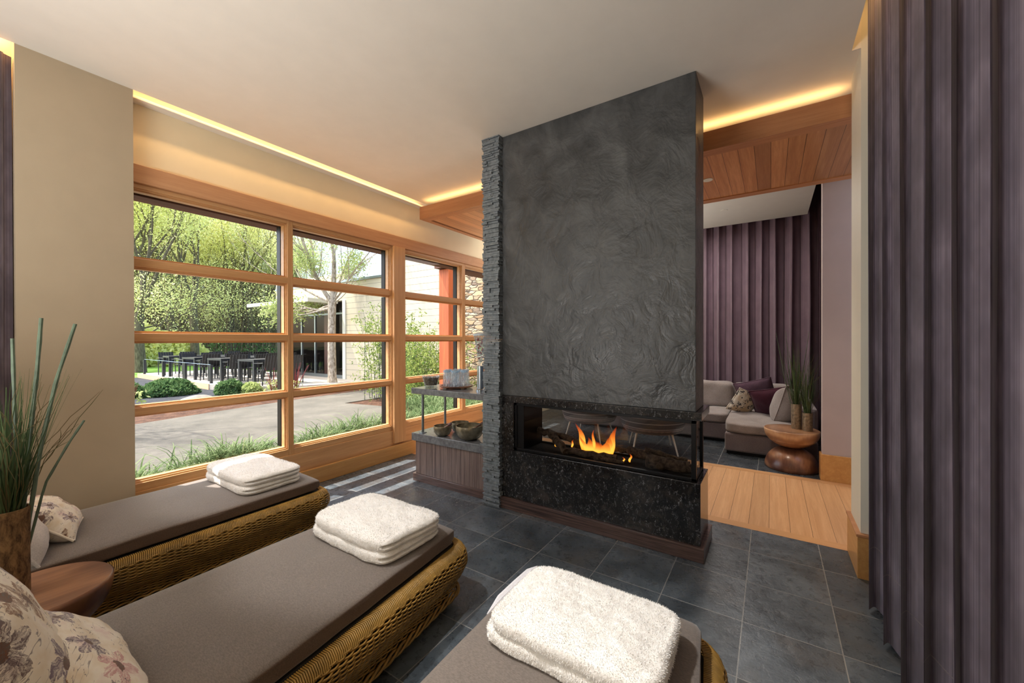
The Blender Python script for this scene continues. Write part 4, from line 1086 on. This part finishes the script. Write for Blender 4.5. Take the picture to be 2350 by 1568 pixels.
# pavilion
M['siding'] = m_siding('cream lap siding', (208, 198, 174))
pv = thing('pavilion', 'cream sided pavilion with glazed front and flat white canopy across the garden', 'building', (8.0, 12, 0))
o = (8.0, 12, 0)
MB(o).box(8.0, 8.3, 9.9, 11.94, -.2, 3.3).box(8.0, 8.3, 3.9, 9.9, -.2, 4.6).box(8.0, 8.3, 11.94, 16.4, 2.70, 3.62).box(8.3, 14, 3.9, 16.4, 2.75, 3.3).box(8.0, 14, 16.3, 16.5, 2.7, 3.6).build('siding_wall', M['siding'], pv)
MB(o).box(7.97, 8.05, 11.90, 12.06, -.1, 2.7).build('corner_board', M['paint_white'], pv)
MB(o).box(7.94, 8.4, 9.86, 16.45, 3.3, 3.37).box(7.92, 8.4, 3.9, 9.9, 4.6, 4.7).build('roof_edge', M['post_metal'], pv)
MB(o).box(6.95, 8.0, 12.35, 16.5, 2.60, 2.72).build('canopy', M['paint_white'], pv)
MB(o).box(7.02, 7.16, 14.1, 14.32, .05, 2.6).build('canopy_post', M['paint_white'], pv)
gf = MB(o)
for y in (12.1, 13.0, 13.9, 14.8, 15.7, 16.3): gf.box(8.08, 8.14, y - .035, y + .035, .05, 2.7)
gf.box(8.08, 8.14, 12.0, 16.4, 2.25, 2.31).box(8.06, 8.16, 12.0, 16.4, .0, .16)
gf.build('door_frame', M['post_metal'], pv)
MB(o).add([(8.11, 12.0, .05), (8.11, 16.4, .05), (8.11, 16.4, 2.7), (8.11, 12, 2.7)], [(0, 1, 2, 3)]).build('door_glass', M['glass'], pv)
MB(o).box(8.1, 14, 11.9, 16.4, -.05, .05).build('interior_floor', m_plain('dark interior floor', (58, 46, 42), .5), pv)
MB(o).box(11.2, 11.3, 11.9, 16.5, .05, 2.75).box(8.3, 11.2, 16.42, 16.5, .05, 2.75).box(8.3, 11.2, 11.9, 11.94, .05, 2.75).box(8.3, 11.2, 11.9, 16.5, 2.7, 2.75).build('interior_wall', m_plain('dark interior wall', (38, 31, 28), .7), pv)
M['int_post'] = m_plain('brown interior post', (96, 62, 50), .6)
for y in (12.7, 14.4): MB(o).box(8.9, 9.1, y, y + .25, .05, 2.7).build('interior_post', M['int_post'], pv)

# timber post, eave beam and rubble wall
tp = thing('timber_post', 'orange brown timber post standing outside behind the tumblers', 'post', (5.6, 5.1, -.1))
MB((5.6, 5.1, -.1)).box(5.6, 5.82, 5.11, 5.36, -.1, 2.71).build('shaft', m_wood('cedar post', (196, 104, 56), (150, 70, 36), 'Z', .6), tp, bevel=.006)
struct(MB().box(-2, 8, 3.80, 3.96, 2.392, 2.62).box(-2, 8, 3.76, 4.0, 2.62, 2.66).build('trim_5', m_wood('dark eave beam', (104, 66, 52), (74, 46, 38), 'X', .7)), 'dark brown eave beam outside above the windows')
struct(MB().box(5.5, 8, 5.09, 5.38, 2.72, 2.95).build('trim_6', m_wood('pergola beam', (104, 66, 52), (74, 46, 38), 'X', .7)), 'brown beam carried by the timber post')
struct(MB().box(7.05, 7.4, 4.1, 6.25, -.2, 3.6).build('wall_rubble', M['rubble'] if 'rubble' in M else m_rubble('stacked rubble stone')), 'stacked tan rubble stone wall outside')

# ------------------------------------------------------------------ trees and shrubs
def leaf_quad(m, p, s, rnd, flat=.5):
    n = V((rnd.uniform(-1, 1), rnd.uniform(-1, 1), rnd.uniform(-flat, 1))).normalized(); a = n.orthogonal().normalized(); a = Matrix.Rotation(rnd.uniform(0, 6.3), 3, n) @ a; b = n.cross(a)
    q = len(m.v); p = V(p)
    m.v += [tuple(p - a * s), tuple(p + b * s * .45), tuple(p + a * s), tuple(p - b * s * .45)]; m.f.append([q, q + 1, q + 2, q + 3]); m.uv.append(None)
def grow(m, p, d, L, r, dep, rnd, tips, up=.25, spread=.7, kids=(2, 4), seg=4):
    pts = [V(p)]; d = V(d).normalized()
    for i in range(seg):
        d = (d + V((rnd.uniform(-1, 1), rnd.uniform(-1, 1), rnd.uniform(-.5, 1))) * .16 + V((0, 0, up * .12))).normalized(); pts.append(pts[-1] + d * L / seg)
    m.tube(pts, [r * (1 - .55 * i / seg) for i in range(seg + 1)], 6 if r > .03 else 4, False)
    if dep == 0:
        tips += pts[1:]; return
    for k in range(rnd.randint(*kids)):
        i = rnd.randint(max(1, seg // 2), seg); a = V((rnd.uniform(-1, 1), rnd.uniform(-1, 1), rnd.uniform(-.2, .8))).normalized()
        grow(m, pts[i], (d + a * spread).normalized(), L * rnd.uniform(.55, .78), r * .42, dep - 1, rnd, tips, up, spread, kids, seg)
    grow(m, pts[-1], d, L * .7, r * .45, dep - 1, rnd, tips, up, spread, kids, seg)
def tree(loc, hgt, trunk, leaf, seed, bark, lmat, label, group, lsize=.12, nleaf=4, first=.35, kids=(2, 4), dep=3, spread=.75, cluster=.35, name='tree', lower=None):
    rnd = random.Random(seed); t = thing(name, label, 'tree', loc, group=group)
    m = MB(); tips = []
    h0 = hgt * first; pts = [V((0, 0, -.1)), V((rnd.uniform(-.1, .1), rnd.uniform(-.1, .1), h0 * .5)), V((rnd.uniform(-.15, .15), rnd.uniform(-.15, .15), h0))]
    m.tube(pts, [trunk * 1.15, trunk, trunk * .85], 9, False)
    for k in range(3):
        a = rnd.uniform(0, 6.28); grow(m, pts[-1] + V((0, 0, -.1 * k)), (math.cos(a) * .55, math.sin(a) * .55, 1), hgt * .3, trunk * .55, dep, rnd, tips, .3, spread, kids)
    if lower:
        for k in range(lower):
            a = rnd.uniform(0, 6.28); grow(m, pts[1] + (pts[2] - pts[1]) * rnd.random(), (math.cos(a), math.sin(a), .3), hgt * .2, trunk * .2, dep - 2, rnd, tips, .1, spread, kids)
    m.build('trunk', bark, t, True, angle=180)
    f = MB()
    for p in tips:
        for q in range(nleaf):
            leaf_quad(f, p + V((rnd.gauss(0, 1), rnd.gauss(0, 1), rnd.gauss(0, 1))) * cluster, lsize * rnd.uniform(.6, 1.3), rnd)
    if nleaf: f.build('foliage', lmat, t)
    return t
M['leaf_lime'] = m_leaf('lime spring leaves', (222, 226, 142), (248, 246, 190), .6)
M['leaf_mid'] = m_leaf('mid green leaves', (156, 174, 112), (206, 214, 146), .5)
M['leaf_dark'] = m_leaf('dark conifer needles', (84, 104, 86), (124, 142, 116), .35)
M['leaf_bamboo'] = m_leaf('bamboo leaves', (92, 120, 62), (168, 180, 104), .45)
M['leaf_shrub'] = m_leaf('shrub leaves', (62, 96, 58), (120, 146, 94), .35)
M['leaf_grass'] = m_leaf('strap leaves', (60, 86, 50), (142, 160, 116), .35)
M['twig_red'] = m_plain('red twigs', (140, 58, 56), .6, var=.2)
M['bark_grey'] = m_bark('grey brown bark', (72, 64, 52), (124, 112, 92))
M['bark_birch'] = m_bark('pale flaky bark', (120, 104, 84), (206, 194, 176), (5, 5, 2))
# birch by the patio
bl = (7.15, 11.35, .0)
bt = thing('birch_tree', 'pale barked tree with forked trunk standing by the cream pavilion', 'tree', bl)
rnd = random.Random(21); m = MB(); tips = []
m.tube([(0, 0, -.1), (0, 0, .25), (.0, .02, 1.2), (.02, .03, 2.1), (.02, .02, 2.55)], [.17, .125, .115, .11, .12], 12, False)
for (dx, dy, dz), L, r in (((-.30, .52, 1), 1.7, .065), ((.03, .0, 1), 1.6, .08), ((.25, -.5, 1.0), 1.5, .035), ((-.5, .1, .8), 1.3, .03), ((.3, -.9, .75), 1.5, .032), ((-.35, .95, .5), 1.5, .032)):
    grow(m, (.02, .02, 2.5), (dx, dy, dz), L * 1.3, r * 1.1, 3, rnd, tips, .35, .7, (2, 4))
for k in range(16):
    a = rnd.uniform(0, 6.28); grow(m, (.02 + .12 * math.cos(a), .02 + .12 * math.sin(a), rnd.uniform(2.5, 3.3)), (math.cos(a), math.sin(a), .75), rnd.uniform(.55, .9), .014, 2, rnd, tips, .4, .6, (2, 3))
low = []
for k in range(4): grow(m, (.0, .03, 2.3 + .05 * k), (-.4 + .1 * k, .95 - .1 * k, -.02 - .05 * k), 1.05, .035, 2, rnd, low, -.35, .6, (2, 3))
m.build('trunk', M['bark_birch'], bt, True, angle=180)
f = MB()
for p in tips:
    for q in range(5): leaf_quad(f, p + V((rnd.gauss(0, .1), rnd.gauss(0, .1), rnd.gauss(0, .1))), .036, rnd)
for p in low:
    for q in range(9): leaf_quad(f, p + V((rnd.gauss(0, .14), rnd.gauss(0, .14), rnd.gauss(0, .12))), .05, rnd)
f.build('foliage', M['leaf_mid'], bt)
# near lime tree reaching into the left pane
def az(a, d, z=-.15): return (d * math.cos(R(a)), d * math.sin(R(a)), z)
n1 = 'lime green spring tree at the edge of the lawn'
protoA = tree(az(76.5, 25), 12.5, .2, 0, 31, M['bark_grey'], M['leaf_lime'], n1, 'lime trees along the lawn', .046, 42, .22, dep=3, cluster=.5, lower=4)
protoB = tree(az(72.0, 30), 14, .2, 0, 32, M['bark_grey'], M['leaf_lime'], n1, 'lime trees along the lawn', .048, 36, .28, dep=3, cluster=.55, lower=3)
def dup(o, loc, rz, sc, label=None, group=None):
    c = copy_tree(o); c.location = loc; c.rotation_euler = (0, 0, rz); c.scale = (sc, sc, sc)
    if label: c['label'] = label
    if group: c['group'] = group
    return c
for a, d, rz, s, pr in ((79.5, 28, 1, 1.1, protoA), (74.2, 33, 2, 1.05, protoB), (69.0, 36, 3.4, 1.0, protoA), (66.2, 41, 4.4, .9, protoB), (78, 36, 5, 1.25, protoB), (81, 33, .4, 1.1, protoA), (71, 41, .4, 1.1, protoA)):
    dup(pr, az(a, d), rz, s)
n2 = 'slender bare trunked woodland tree with thin green leaf'
pC = tree(az(67.5, 38), 15, .17, 0, 41, M['bark_grey'], M['leaf_mid'], n2, 'woodland trees behind the lawn', .05, 14, .4, dep=3, cluster=.6, lower=5)
pD = tree(az(63.5, 40), 14, .14, 0, 43, M['bark_grey'], M['leaf_lime'], n2, 'woodland trees behind the lawn', .048, 12, .4, dep=3, cluster=.6, lower=6)
rnd = random.Random(77)
for i in range(26):
    a = 58.5 + 21 * ((i * .618) % 1); d = rnd.uniform(36, 52)
    dup(pC if i % 2 else pD, az(a, d), rnd.uniform(0, 6.28), rnd.uniform(.8, 1.15) * (1 if a > 66.5 else .66))
def conifer(loc, hgt, seed, label, group, rad=2.6):
    rnd = random.Random(seed); t = thing('conifer', label, 'tree', loc, group=group)
    MB().tube([(0, 0, -.1), (0, 0, hgt * .5), (0, 0, hgt)], [.28, .16, .02], 8, False).build('trunk', M['bark_grey'], t, True, angle=180)
    f = MB(); z = hgt * .1
    while z < hgt:
        rr_ = rad * (1 - z / hgt) ** .8 + .15
        for k in range(9):
            a = rnd.uniform(0, 6.28); L = rr_ * rnd.uniform(.6, 1.1)
            for q in range(int(5 + L * 9)):
                fr = rnd.random() ** .7; p = V((math.cos(a) * L * fr, math.sin(a) * L * fr, z - .35 * fr * L + rnd.gauss(0, .12))) + V((rnd.gauss(0, .18), rnd.gauss(0, .18), 0)) * (fr + .2)
                leaf_quad(f, p, rnd.uniform(.12, .26), rnd)
        z += .42
    f.build('foliage', M['leaf_dark'], t); return t
n3 = 'dark evergreen conifer rising behind the woodland'
pE = conifer(az(68.2, 48), 19, 51, n3, 'conifers behind the woodland')
pF = conifer(az(74, 56), 20, 52, n3, 'conifers behind the woodland', 3.2)
for i, (a, d, s) in enumerate(((70.2, 54, 1.0), (66.4, 52, .85), (78, 58, 1.1), (76, 50, .9), (72.2, 60, 1.1), (80.5, 55, 1.0), (82.5, 58, 1), (64.6, 56, .72), (62.2, 58, .62), (60, 60, .6), (57.6, 62, .55), (55.5, 60, .5), (53, 62, .45), (69.3, 62, 1), (75, 64, 1), (79.2, 64, 1))):
    dup(pE if i % 2 else pF, az(a, d), i * 1.3, s)
for lx, ly, sc_ in ((-.2, 11.8, .62), (-2.6, 9.3, .55), (-4.6, 11.0, .7)):
    dup(pC, (lx, ly, -.1), lx, sc_ * .8, 'slender tree standing left of the window view beside the path', 'trees beside the path')
# undergrowth at the wood's edge
f = MB(); rnd = random.Random(9)
for i in range(15000):
    a = rnd.uniform(54, 84); d = rnd.uniform(33.5, 50); p = az(a, d, -.15 + abs(rnd.gauss(0, 1.0)) * .8); leaf_quad(f, p, rnd.uniform(.06, .14), rnd)
st = f.build('undergrowth', M['leaf_shrub']); tag(st, 'brushy undergrowth along the edge of the wood', 'undergrowth', None, 'stuff')
m = MB()
for i in range(420):
    a = rnd.uniform(56, 80); d = rnd.uniform(34, 48); b = V(az(a, d)); L = rnd.uniform(3, 8); lean = V((rnd.uniform(-1, 1), rnd.uniform(-1, 1), 0)) * L * .16
    m.tube([b, b + lean * .4 + V((0, 0, L * .5)), b + lean * 1.2 + V((0, 0, L))], [.045, .03, .01], 4, False)
st = m.build('saplings', M['bark_grey']); tag(st, 'thicket of thin mossy saplings at the edge of the wood', 'saplings', None, 'stuff')

def mound(loc, rx, ry, h, seed, label, mat, n=3800, s=.045, group=None):
    rnd = random.Random(seed); t = thing('shrub', label, 'shrub', loc, group=group); f = MB()
    for i in range(n):
        a = rnd.uniform(0, 6.28); e = math.acos(rnd.random()); r = 1 - abs(rnd.gauss(0, .14))
        k = 1 + .18 * noise.noise(V((math.cos(a) * 2, math.sin(a) * 2, e * 2 + seed)))
        leaf_quad(f, (rx * r * k * math.sin(e) * math.cos(a), ry * r * k * math.sin(e) * math.sin(a), h * r * k * math.cos(e)), s * rnd.uniform(.6, 1.4), rnd)
    f.build('foliage', mat, t)
    m = MB()
    for i in range(9):
        a = i * .7; m.tube([(0, 0, -.1), (rx * .5 * math.cos(a), ry * .5 * math.sin(a), h * .6)], [.02, .006], 4, False)
    m.build('stems', M['bark_grey'], t); return t
mound((3.8, 13.6, -.1), .66, .6, .42, 61, 'wide low mounded evergreen shrub in front of the patio', M['leaf_shrub'])
mound((4.8, 12.4, -.1), .36, .36, .38, 62, 'small round dark green shrub at the patio corner', M['leaf_shrub'], 2400)
mound((5.2, 12.1, -.1), .28, .26, .28, 63, 'small yellow green shrub beside the round one', M['leaf_mid'], 1400)
mound((3.0, 13.6, -.1), .36, .4, .4, 64, 'grey green shrub at the left edge of the window view', M['leaf_shrub'], 1600)
for i, (a, d, h_) in enumerate(((80, 30, 2.2), (77, 31, 2.6), (74.5, 31, 2.0), (83, 30, 2.4))):
    mound(az(a, d), 2.2, 1.8, h_, 70 + i, 'bright yellow green bush on the far side of the lawn', M['leaf_lime'], 3000, .15, 'bushes beyond the lawn')
def twigs(loc, n, h, seed, label):
    rnd = random.Random(seed); t = thing('twig_shrub', label, 'shrub', loc, group='red twig shrubs'); m = MB()
    for i in range(n):
        a = rnd.uniform(0, 6.28); s = rnd.uniform(.05, .45); L = h * rnd.uniform(.6, 1)
        m.tube([(0.04 * math.cos(a), .04 * math.sin(a), 0), (s * .5 * math.cos(a) * h, s * .5 * math.sin(a) * h, L * .55), (s * math.cos(a) * h, s * math.sin(a) * h, L)], [.007, .006, .003], 4, False)
    m.build('twigs', M['twig_red'], t)
    f = MB()
    for i in range(90): leaf_quad(f, (rnd.gauss(0, .12), rnd.gauss(0, .12), rnd.uniform(.0, .35)), .05, rnd)
    f.build('foliage', M['leaf_mid'], t)
twigs((5.75, 10.9, -.1), 34, .85, 81, 'red twigged shrub left of the birch trunk')
twigs((5.55, 11.6, -.1), 16, .7, 82, 'sparse red twigged shrub at the patio edge')
twigs((2.62, 11.6, -.1), 14, .6, 83, 'sparse red twigged shrub beside the taupe pier edge')
rk = MB((3.75, 11.4, -.12)); 
def rock(u, v):
    th = 2 * PI * u; f_ = PI * (v - .5); p = V((math.cos(th) * math.cos(f_) * .36, math.sin(th) * math.cos(f_) * .26, math.sin(f_) * .15)); return tuple(p * (1 + .22 * noise.noise(p * 3.1)) + V((3.75, 11.4, -.09)))
rk.grid(rock, 28, 18)
rt = thing('garden_rock', 'flat pale grey boulder in the planting bed', 'rock', (3.75, 11.4, -.12)); rk.build('stone', m_plain('pale boulder', (128, 122, 112), .9, var=.2, vs=8, bump=.5, bs=20), rt, True, angle=60)
def bamboo(loc, n, h, seed, label, sp=.4, leaves=22, ls=.03):
    rnd = random.Random(seed); t = thing('bamboo_clump', label, 'bamboo', loc, group='bamboo clumps'); m = MB(); f = MB()
    for i in range(n):
        a = rnd.uniform(0, 6.28); r = sp * rnd.random() ** .6; L = h * rnd.uniform(.6, 1); lx, ly = rnd.uniform(-.3, .3), rnd.uniform(-.3, .3)
        P = [V((r * math.cos(a) + lx * k * k * L * .4, r * math.sin(a) + ly * k * k * L * .4, -.05 + L * k)) for k in (0, .33, .66, 1)]
        m.tube(P, [.009, .008, .006, .002], 4, False)
        for q in range(leaves):
            k = rnd.uniform(.12, 1); b = P[0].lerp(P[3], k) + V((rnd.gauss(0, .16), rnd.gauss(0, .16), rnd.gauss(0, .1)))
            for w in range(8): leaf_quad(f, b + V((rnd.gauss(0, .05), rnd.gauss(0, .05), rnd.gauss(0, .04))), ls * rnd.uniform(.6, 1.3), rnd)
    m.build('culms', M['cane'], t); f.build('foliage', M['leaf_bamboo'], t)
bamboo((6.35, 8.1, -.1), 13, 2.6, 91, 'tall loose bamboo in front of the cream siding', .35, 26)
bamboo((7.0, 7.8, -.1), 15, 2.3, 92, 'bamboo behind the thick window post', .4, 26)
bamboo((6.3, 6.9, -.1), 30, 1.9, 93, 'low bamboo left of the timber post', .45, 24)
bamboo((6.0, 6.1, -.1), 24, 1.6, 94, 'low bamboo in front of the timber post', .35, 22)
bamboo((6.35, 5.75, -.1), 18, 1.6, 95, 'bamboo against the rubble stone wall', .4, 24)
# strap-leaved border against the glass
m = MB(); rnd = random.Random(14)
def strap(x, y, L):
    a = rnd.uniform(0, 6.28); b = V((x, y, .04)); dx, dy = math.cos(a), math.sin(a); r = L * rnd.uniform(.25, .8); w = rnd.uniform(.004, .008)
    if y + dy * r < 3.83: dy = abs(dy) * .4
    if x + dx * r < .84: dx = abs(dx)
    sd = V((-dy, dx, 0)) * w; vs = []; hh = L * rnd.uniform(.55, .9)
    for k in range(6):
        f_ = k / 5; p = b + V((dx * r * f_ ** 1.5, dy * r * f_ ** 1.5, hh * (1.9 * f_ - 1.05 * f_ * f_))); ww = 1 - .8 * f_ ** 2; vs += [p - sd * ww, p + sd * ww]
    m.add(vs, [(2 * k, 2 * k + 1, 2 * k + 3, 2 * k + 2) for k in range(5)])
for i in range(9500):
    x = rnd.uniform(.86, 5.4); y = 3.9 + abs(rnd.gauss(0, .16)); 
    cl = noise.noise(V((x * 2.2, y * 2, 3)))
    strap(x, y, rnd.uniform(.3, .5) * (1 + .45 * cl))
for i in range(2600):
    strap(rnd.uniform(4.6, 6.6), rnd.uniform(4.4, 5.4) , rnd.uniform(.3, .55))
st = m.build('border_grass', M['leaf_grass']); tag(st, 'strappy green border grass growing just outside the glass', 'grass', None, 'stuff')

# ------------------------------------------------------------------ patio tables and chairs
M['dark_furniture'] = m_plain('dark grey metal', (52, 54, 58), .45, .2, var=.1)
M['dark_slat'] = m_plain('dark slats', (44, 42, 42), .6, var=.15)
def patio_table(loc, rz):
    t = thing('patio_table', 'dark slatted patio table on square legs', 'table', loc, rz, 'patio tables')
    m = MB()
    for k in range(8): m.box(-.62, .62, -.40 + k * .1, -.40 + k * .1 + .088, .715, .735)
    m.build('tabletop', M['dark_slat'], t)
    MB().box(-.62, .62, -.42, -.39, .68, .74).box(-.62, .62, .40, .43, .68, .74).box(-.65, -.62, -.42, .43, .68, .74).box(.62, .65, -.42, .43, .68, .74).build('apron', M['dark_furniture'], t)
    for x in (-.61, .61):
        for y in (-.38, .39): MB().box(x - .035, x + .035, y - .035, y + .035, 0, .70).build('leg', M['dark_furniture'], t)
    return t
def patio_chair(loc, rz):
    t = thing('patio_chair', 'dark slatted patio chair with arms', 'chair', loc, rz, 'patio chairs')
    m = MB(); b = MB()
    for k in range(6): m.box(-.24 + k * .08, -.24 + k * .08 + .07, -.24, .24, .43, .45)
    m.build('seat', M['dark_slat'], t)
    for k in range(6):
        x = -.24 + k * .08; b.add([(x, .22, .45), (x + .07, .22, .45), (x + .07, .24, .45), (x, .24, .45), (x, .33, .86), (x + .07, .33, .86), (x + .07, .35, .86), (x, .35, .86)], [(3, 2, 1, 0), (4, 5, 6, 7), (0, 1, 5, 4), (1, 2, 6, 5), (2, 3, 7, 6), (3, 0, 4, 7)])
    b.build('backrest', M['dark_slat'], t)
    for x in (-.27, .27):
        MB().tube([(x, -.24, 0), (x, -.24, .63), (x, .28, .65)], .016, 6).build('arm', M['dark_furniture'], t)
        MB().tube([(x, .24, 0), (x, .26, .6)], .016, 6).build('leg', M['dark_furniture'], t)
    return t
T0 = patio_table((5.75, 16.4, .05), R(5)); C0 = patio_chair((5.3, 17.4, .05), R(10))
for i, (x, y) in enumerate(((5.9, 14.75), (6.1, 13.1), (7.2, 17.9), (7.4, 15.9), (5.8, 18.6))):
    c = copy_tree(T0); c.location = (x, y, .05); c.rotation_euler = (0, 0, R(rnd.uniform(-6, 6)))
spots = []
for x, y in ((5.75, 16.4), (5.9, 14.75), (6.1, 13.1), (7.2, 17.9), (7.4, 15.9), (5.8, 18.6)):
    for sx in (-.32, .32): spots += [(x + sx, y + .72, 0), (x + sx, y - .70, 180)]
for i, (x, y, a) in enumerate(spots):
    if i == 0: C0.location = (x, y, .05); C0.rotation_euler = (0, 0, R(a)); continue
    c = copy_tree(C0); c.location = (x, y, .05); c.rotation_euler = (0, 0, R(a + rnd.uniform(-8, 8)))
rl = thing('deck_railing', 'thin grey handrail on dark posts along the patio edge', 'railing', (5.0, 17, .05))
MB((5.0, 17, .05)).tube([(5.05, 20.6, .62), (4.98, 14.2, .62)], .009, 6).build('rail', M['steel'], rl)
for y in (20.5, 18.4, 16.3, 14.25):
    MB((5.0, 17, .05)).box(4.98, 5.05, y - .035, y + .035, .05, .61).build('post', M['dark_furniture'], rl)

# ------------------------------------------------------------------ light
w = bpy.data.worlds.new('world'); SC.world = w; w.use_nodes = True; nt = w.node_tree; nt.nodes.clear()
wo = nt.nodes.new('ShaderNodeOutputWorld'); bg = nt.nodes.new('ShaderNodeBackground'); sk = nt.nodes.new('ShaderNodeTexSky')
sk.sky_type = 'NISHITA'; sk.sun_disc = False; sk.sun_elevation = R(50); sk.sun_rotation = R(-50); sk.air_density = 1.0; sk.dust_density = 2.5; sk.ozone_density = 1.0
nt.links.new(sk.outputs[0], bg.inputs[0]); bg.inputs[1].default_value = .33; nt.links.new(bg.outputs[0], wo.inputs[0])
def lamp(name, typ, loc, energy, color=(1, 1, 1), look=None, **kw):
    l = bpy.data.lights.new(name, typ); l.energy = energy; l.color = color
    for k, v in kw.items(): setattr(l, k, v)
    o = bpy.data.objects.new(name, l); COL.objects.link(o); o.location = loc
    if look is not None: o.rotation_euler = (V(loc) - V(look)).to_track_quat('Z', 'Y').to_euler()
    return o
e = R(62.4); sd = V((-.36 * math.cos(e), .933 * math.cos(e), math.sin(e)))
lamp('sun', 'SUN', tuple(sd * 20), 6.5, (1, .95, .86), (0, 0, 0), angle=R(.6))
WARM = (1, .58, .22)
# led strips: soffit top, cove, curtain pockets
lamp('soffit_strip', 'AREA', (3.36, 1.5, 2.922), 3, WARM, (3.36, 1.5, 4), shape='RECTANGLE', size=.04, size_y=3.8)
o = lamp('cove_strip', 'AREA', (2.1, 3.493, 3.07), 7, (1, .6, .25), None, shape='RECTANGLE', size=2.6, size_y=.012)
o.rotation_euler = (0, 0, 0)
o = lamp('curtain_pocket_strip', 'AREA', (1.5, -.412, 3.285), 11, WARM, None, shape='RECTANGLE', size=2.4, size_y=.025); o.rotation_euler = (0, 0, 0)
o = lamp('left_pocket_strip', 'AREA', (-.2, 3.56, 3.11), 5, WARM, None, shape='RECTANGLE', size=.9, size_y=.03); o.rotation_euler = (0, 0, 0)
# added room fills without fixtures, plus towel and soffit spots
lamp('ceiling_fill', 'AREA', (-1.5, 2.6, 2.85), 18, (.96, .98, 1), (.8, 1.5, 0), shape='RECTANGLE', size=2.2, size_y=2.2)  # broad fill added behind the camera, no fixture there
lamp('towel_spot', 'SPOT', (.45, 1.35, 2.96), 130, (1, .97, .93), (1.15, .55, .45), spot_size=R(36), spot_blend=.6, shadow_soft_size=.02)
lamp('towel_spot', 'SPOT', (.45, 1.9, 2.96), 80, (1, .97, .93), (1.25, 1.7, .45), spot_size=R(30), spot_blend=.6, shadow_soft_size=.03)
lamp('bounce_fill', 'AREA', (-.9, 1.9, 1.0), 38, (1, .97, .93), (-.4, 1.4, 3), shape='RECTANGLE', size=1.2, size_y=1.2)  # added upward fill, brightens the ceiling like bounced flash
lamp('towel_spot', 'SPOT', (.5, 2.7, 2.96), 60, (1, .97, .93), (1.3, 3.0, .45), spot_size=R(30), spot_blend=.6, shadow_soft_size=.03)  # added spot standing in for sun on the window-side towel
lamp('lounge_up_fill', 'AREA', (5.6, 2.5, 1.9), 22, (1, .97, .93), (5.6, 2.3, 4), shape='RECTANGLE', size=1.2, size_y=1.2)  # added upward fill for the lounge ceiling, hidden by the chimney
lamp('lounge_fill', 'AREA', (5.9, 1.2, 3.1), 30, (1, .93, .86), (5.9, 1.2, 0), shape='RECTANGLE', size=1.6, size_y=1.6)  # broad area fill lighting the lounge from above
lamp('soffit_spot', 'SPOT', (3.915, .473, 2.76), 30, (1, .86, .7), (3.9, .2, 0), spot_size=R(95), spot_blend=.8, shadow_soft_size=.03)
for x in (1.35, 2.45, 3.7, 4.9):
    o = lamp('window_portal', 'AREA', (x, 3.95, 1.4), 1, (1, 1, 1), (x, 0, 1.4), shape='RECTANGLE', size=1.1, size_y=2.0); o.data.cycles.is_portal = True
SC.view_settings.view_transform = 'Standard'; SC.view_settings.look = 'None'; SC.view_settings.exposure = .85
cy = SC.cycles
cy.max_bounces = 7; cy.diffuse_bounces = 4; cy.glossy_bounces = 3; cy.transmission_bounces = 4; cy.transparent_max_bounces = 16
cy.caustics_reflective = False; cy.caustics_refractive = False; cy.sample_clamp_indirect = 4; cy.use_denoising = True
